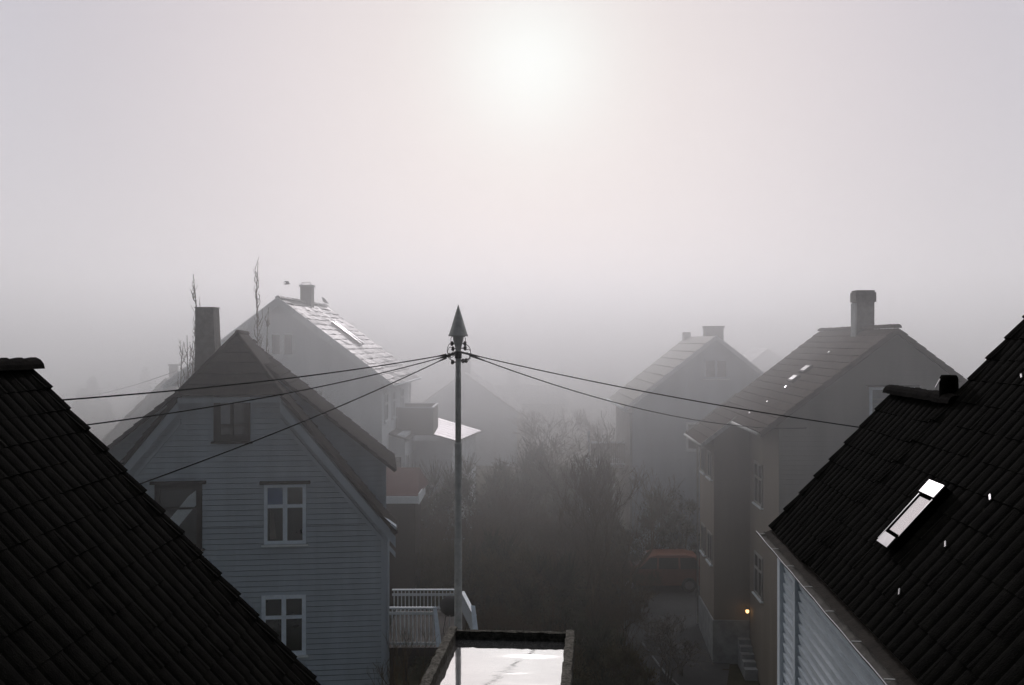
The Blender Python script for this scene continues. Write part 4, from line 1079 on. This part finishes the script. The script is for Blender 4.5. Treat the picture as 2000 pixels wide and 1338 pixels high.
def bush(name, loc, rx, ry, h, label, m='leaf_brown', nleaf=2600, ls=0.10, seed=1, group=None, cat='bush', top=1.0):
    rnd = random.Random(seed); loc = V(loc)
    t = thing(name, label, cat, loc, group)
    clumps = []
    for k in range(26):
        th = rnd.uniform(0,6.28); q = sqrt(rnd.random()); zz = rnd.random()**0.8
        w = (1-0.55*zz**2)
        clumps.append((V((cos(th)*q*rx*w, sin(th)*q*ry*w, h*zz*0.95)), rnd.uniform(0.16,0.34)*min(rx,h)))
    bm = NB()
    for (c, r) in clumps[:14]:
        b0 = loc+V((c.x*0.15,c.y*0.15,-0.2)); tube(bm, [b0, loc+V((c.x*0.5,c.y*0.5,c.z*0.45)), loc+c+V((0,0,r*0.7))], [0.035,0.02,0.007], 4)
    obj('stems', bm, M['bark'], t)
    bm = NB()
    for i in range(nleaf):
        c, r = clumps[rnd.randrange(len(clumps))]
        d_ = V((rnd.gauss(0,1),rnd.gauss(0,1),rnd.gauss(0,1))); d_.normalize(); p_ = loc+c+d_*r*rnd.uniform(0.5,1.15)
        if p_.z < loc.z-0.1: p_.z = loc.z+rnd.random()*0.3
        a = V((rnd.uniform(-1,1),rnd.uniform(-1,1),rnd.uniform(-1,1))).normalized(); b2 = a.cross(V((rnd.uniform(-1,1),rnd.uniform(-1,1),rnd.uniform(-1,1)))).normalized()
        s_ = ls*rnd.uniform(0.5,1.3)
        vs = [bm.verts.new(p_-a*s_), bm.verts.new(p_+b2*s_*0.5), bm.verts.new(p_+a*s_), bm.verts.new(p_-b2*s_*0.5)]
        bm.faces.new(vs)
    for i in range(900):
        c, r = clumps[rnd.randrange(len(clumps))]; p_ = loc+c
        d_ = V((rnd.gauss(0,0.5),rnd.gauss(0,0.5),1)).normalized(); L = r*rnd.uniform(1.0,2.0)
        tube(bm, [p_, p_+d_*L*0.6+V((rnd.uniform(-.05,.05),0,0)), p_+d_*L], [0.013,0.010,0.006], 3, cap=False)
    obj('foliage', bm, M[m], t)
    return t
hg = [  # px, Y, rx, ry, h, mat, label
 (800,47,2.4,1.6,4.4,'leaf_brown','tall brown shrub just right of the white house bay'),
 (868,46,2.3,1.6,4.6,'leaf_green','tall olive shrub directly left of the pole'),
 (940,50,2.3,1.5,4.9,'leaf_brown','brown hedge shrub right of the pole below the pale gable'),
 (1015,50,2.4,1.5,4.8,'leaf_green','olive hedge shrub under the wide bare tree'),
 (1080,49,2.2,1.5,4.4,'leaf_brown','brown hedge shrub left of the slatted balcony'),
 (1150,50,2.0,1.4,3.9,'leaf_brown','brown shrub below the slatted balcony'),
 (790,36.5,1.8,1.3,2.6,'leaf_green','dark shrub behind the deck railing'),
 (850,38,2.0,1.4,3.6,'leaf_brown','broad dark shrub behind the pole and deck'),
 (930,39,2.0,1.4,3.8,'leaf_green','broad dark green shrub right of the pole foot'),
 (1000,38,2.0,1.4,3.5,'leaf_brown','brown shrub in the centre of the garden'),
 (1075,37,1.8,1.4,3.2,'leaf_green','low green shrub left of the vase-shaped tree'),
 (960,33,1.7,1.2,1.9,'leaf_green','low dark shrub beyond the wet flat roof'),
 (1060,32.5,1.7,1.2,1.7,'leaf_brown','low brown shrub beyond the right end of the flat roof'),
 (1150,34,1.6,1.2,1.8,'leaf_green','dark shrub left of the driveway'),
 (1205,33,1.3,1.0,1.3,'leaf_brown','small brown shrub at the driveway verge'),
 (1270,46.5,1.5,1.2,3.6,'leaf_green','rounded dark evergreen bush against the grey house'),
 (1335,50,1.3,1.0,3.2,'leaf_green','evergreen bush between the grey and beige houses'),
 (1185,44,1.5,1.2,3.3,'leaf_brown','brown shrub right of the vase-shaped tree'),
 (1180,30.5,1.5,1.0,1.2,'leaf_green','lowest dark shrub at the bottom edge right of the flat roof'),
]
for i,(px,Y,rx,ry,h,m_,lab) in enumerate(hg):
    bush('shrub', gp(px,Y), rx, ry, h, lab, m_, nleaf=3600, ls=0.06 if Y>42 else 0.05, seed=100+i)

# bare brown thicket shrubs: three built, the rest copied
LT = 'one of the bare brown twiggy shrubs crowding the central garden'
GT = 'bare twiggy shrubs crowding the central garden'
RMIN[0] = 0.006
protos = [bare_tree('bare_shrub', gp(px_,Y_), h_, 6, LT, group=GT, spread=0.62, r=0.035, stems=6, seed=sd_, cat='shrub', upb=0.16) for (px_,Y_,h_,sd_) in ((905,43.5,3.7,71),(985,44,3.6,72),(1110,43,3.4,73))]
for i_,(px_,Y_,sc_) in enumerate(((830,42,1.0),(1045,44.5,1.0),(1165,41,0.85),(945,36,0.62),(1020,35,0.6),(1100,34.5,0.55),(870,34,0.6),(1180,36.5,0.6),(800,41,0.95),(1230,38,0.45),(1060,39.5,0.8),(960,40.5,0.8),(1262,42.6,0.42),(1225,43.2,0.5),(1140,46.5,0.9),(1000,47,1.02))):
    copy_tree(protos[i_%3], gp(px_,Y_), i_*1.37, sc_, LT)

# misty conifers at the far left
def conifer(px, pyt, Y, w, label, seed):
    rnd = random.Random(seed); b0 = gp(px,Y); H = CZ-(pyt-669)/F*Y-b0.z
    t = thing('conifer', label, 'tree', b0)
    bm = NB(); tube(bm, [b0-V((0,0,.5)), b0+V((0,0,H))], [0.25,0.03], 6); obj('trunk', bm, M['bark'], t)
    bm = NB()
    for i in range(2600):
        f = rnd.random()**0.75; th = rnd.uniform(0,6.28); rr_ = w*(1-f)*rnd.uniform(0.3,1.0)*(0.75+0.25*sin(th*3+f*30))+0.1
        p_ = b0+V((cos(th)*rr_, sin(th)*rr_, H*f*0.98+0.4)); a = V((cos(th),sin(th),-0.4)).normalized(); b2 = a.cross(V((0,0,1))).normalized(); s_ = 0.34
        bm.faces.new([bm.verts.new(p_-a*s_), bm.verts.new(p_+b2*s_*0.45), bm.verts.new(p_+a*s_), bm.verts.new(p_-b2*s_*0.45)])
    obj('crown', bm, M['leaf_green'], t)
conifer(180,742,88,3.0,'faint pointed conifer in the mist above the black left roof',1)
conifer(160,768,84,2.6,'smaller faint conifer left of the pointed one',2)
conifer(205,788,90,2.4,'low faint conifer right of the pointed one',3)
conifer(284,722,96,2.2,'very faint conifer tip beside the misty chimney',4)

# kerb rail by the driveway
bm = NB(); p0 = gp(1318,34.3,0.25); p1 = gp(1392,31.0,0.35)
pts_ = [gp(1255,38.4,0.10), gp(1300,35.5,0.12), gp(1345,33.2,0.16), gp(1392,31.2,0.2)]
tube(bm, pts_, 0.035, 6)
for p_ in pts_: tube(bm, [p_, p_-V((0,0,0.45))], 0.03, 6)
single('kerb_rail', bm, M['concrete'], 'thin pale rail running diagonally along the driveway edge at the bottom', 'rail')

# ================================================================== fog banks (scattering haze)
def fog(z0, z1, dens, colr, g=0.6, y0=16.5, y1=260):
    bm = NB(); box(bm, W, -190,190,y0,y1,z0,z1)
    m = bpy.data.materials.new('fog'); m.use_nodes = True; nt = m.node_tree
    for n in list(nt.nodes): nt.nodes.remove(n)
    out = nt.nodes.new('ShaderNodeOutputMaterial'); vs = nt.nodes.new('ShaderNodeVolumeScatter')
    vs.inputs['Color'].default_value = list(colr)+[1]; vs.inputs['Density'].default_value = dens; vs.inputs['Anisotropy'].default_value = g
    nt.links.new(vs.outputs['Volume'], out.inputs['Volume'])
    try: m.volume_intersection_method = 'ACCURATE'
    except Exception: pass
    o = struct('fog', bm, m)
    return o
FG = 0.55
zones = [(16.5,34.0,0.0135),(34.005,52.0,0.031),(52.005,420.0,0.046)]
layers = [(15.4,24.0,0.0,(1,1,1)),(12.6,15.395,0.62,(1,1,1)),(10.2,12.595,1.0,(1,1,1)),(8.4,10.195,0.92,(1,1,1)),(6.4,8.395,0.68,(1,0.985,0.965)),(4.0,6.395,0.36,(1,0.975,0.93)),(1.8,3.995,0.15,(1,0.96,0.88)),(-9.0,1.795,0.06,(1,0.95,0.85))]
for (ya,yb_,dn0) in zones:
    for (za,zb_,k,fc) in layers:
        fog(za, zb_, dn0*k if k else 0.0125, fc, FG, ya, yb_)

# ================================================================== sky, sun, camera
SUN = V((0.0175, 0.9655, 0.26)).normalized()
EL = math.asin(SUN.z)
w = bpy.data.worlds.new('World'); sc.world = w; w.use_nodes = True
nt = w.node_tree
for n in list(nt.nodes): nt.nodes.remove(n)
out = nt.nodes.new('ShaderNodeOutputWorld'); bg = nt.nodes.new('ShaderNodeBackground'); bg2 = nt.nodes.new('ShaderNodeBackground'); add = nt.nodes.new('ShaderNodeAddShader')
sk = nt.nodes.new('ShaderNodeTexSky'); sk.sky_type = 'NISHITA'; sk.sun_disc = False; sk.sun_elevation = EL; sk.sun_rotation = R(1.0)
sk.dust_density = 1.0; sk.air_density = 1.5
nt.links.new(sk.outputs['Color'], bg.inputs['Color']); bg.inputs['Strength'].default_value = 0.004
# sky by angle from the sun; unseen overhead band added bright to light fog
tc = nt.nodes.new('ShaderNodeTexCoord'); nrm = nt.nodes.new('ShaderNodeVectorMath'); nrm.operation = 'NORMALIZE'
nt.links.new(tc.outputs['Generated'], nrm.inputs[0])
dot = nt.nodes.new('ShaderNodeVectorMath'); dot.operation = 'DOT_PRODUCT'; dot.inputs[1].default_value = SUN
nt.links.new(nrm.outputs['Vector'], dot.inputs[0])
ac = nt.nodes.new('ShaderNodeMath'); ac.operation = 'ARCCOSINE'; nt.links.new(dot.outputs['Value'], ac.inputs[0])
dv = nt.nodes.new('ShaderNodeMath'); dv.operation = 'DIVIDE'; dv.inputs[1].default_value = pi; nt.links.new(ac.outputs[0], dv.inputs[0])
cr = nt.nodes.new('ShaderNodeValToRGB'); cr.color_ramp.interpolation = 'B_SPLINE'
stops = [(0.0,(0.92,0.98,0.98)),(0.010,(0.88,0.93,0.92)),(0.026,(0.77,0.745,0.74)),(0.045,(0.73,0.665,0.67)),(0.09,(0.64,0.58,0.615)),(0.14,(0.50,0.475,0.53)),(0.21,(0.70,0.70,0.78)),(0.30,(1.32,1.32,1.45)),(0.38,(0.96,0.98,1.10)),(0.46,(0.12,0.13,0.16)),(0.53,(0.036,0.041,0.049)),(1.0,(0.017,0.021,0.027))]
els = cr.color_ramp.elements
els[0].position = 0; els[0].color = list(stops[0][1])+[1]; els[1].position = 1; els[1].color = list(stops[-1][1])+[1]
for p_, c_ in stops[1:-1]:
    e = els.new(p_); e.color = list(c_)+[1]
nt.links.new(dv.outputs[0], cr.inputs['Fac'])
# uneven mist
nz = nt.nodes.new('ShaderNodeTexNoise'); nz.inputs['Scale'].default_value = 2.0; nz.inputs['Detail'].default_value = 3
nt.links.new(nrm.outputs['Vector'], nz.inputs['Vector'])
mr = nt.nodes.new('ShaderNodeMapRange'); mr.inputs['To Min'].default_value = 0.94; mr.inputs['To Max'].default_value = 1.06
nt.links.new(nz.outputs['Fac'], mr.inputs['Value'])
ml = nt.nodes.new('ShaderNodeVectorMath'); ml.operation = 'SCALE'
nt.links.new(cr.outputs['Color'], ml.inputs[0]); nt.links.new(mr.outputs['Result'], ml.inputs['Scale'])
nt.links.new(ml.outputs['Vector'], bg2.inputs['Color']); bg2.inputs['Strength'].default_value = 0.95
nt.links.new(bg.outputs[0], add.inputs[0]); nt.links.new(bg2.outputs[0], add.inputs[1]); nt.links.new(add.outputs[0], out.inputs['Surface'])

ld = bpy.data.lights.new('sun', 'SUN'); ld.energy = 1.0; ld.angle = R(2.0); ld.color = (1,0.925,0.95)
lo = bpy.data.objects.new('sun', ld); col.objects.link(lo); lo.location = (0,30,40)
lo.rotation_euler = (-SUN).to_track_quat('-Z','Y').to_euler()

cd = bpy.data.cameras.new('camera'); cd.lens = 36; cd.sensor_width = 36; cd.clip_start = 0.1; cd.clip_end = 3000
co = bpy.data.objects.new('camera', cd); col.objects.link(co); co.location = (0,0,CZ); co.rotation_euler = (R(90),0,0)
sc.camera = co

sc.view_settings.view_transform = 'Standard'; sc.view_settings.look = 'None'; sc.view_settings.exposure = 0; sc.view_settings.gamma = 1
cy = sc.cycles
cy.use_denoising = True
cy.volume_bounces = 5; cy.max_bounces = 10; cy.diffuse_bounces = 2; cy.glossy_bounces = 3; cy.transparent_max_bounces = 64
cy.use_adaptive_sampling = False
cy.caustics_reflective = False; cy.caustics_refractive = False
cy.sample_clamp_indirect = 3.0
sc.render.film_transparent = False
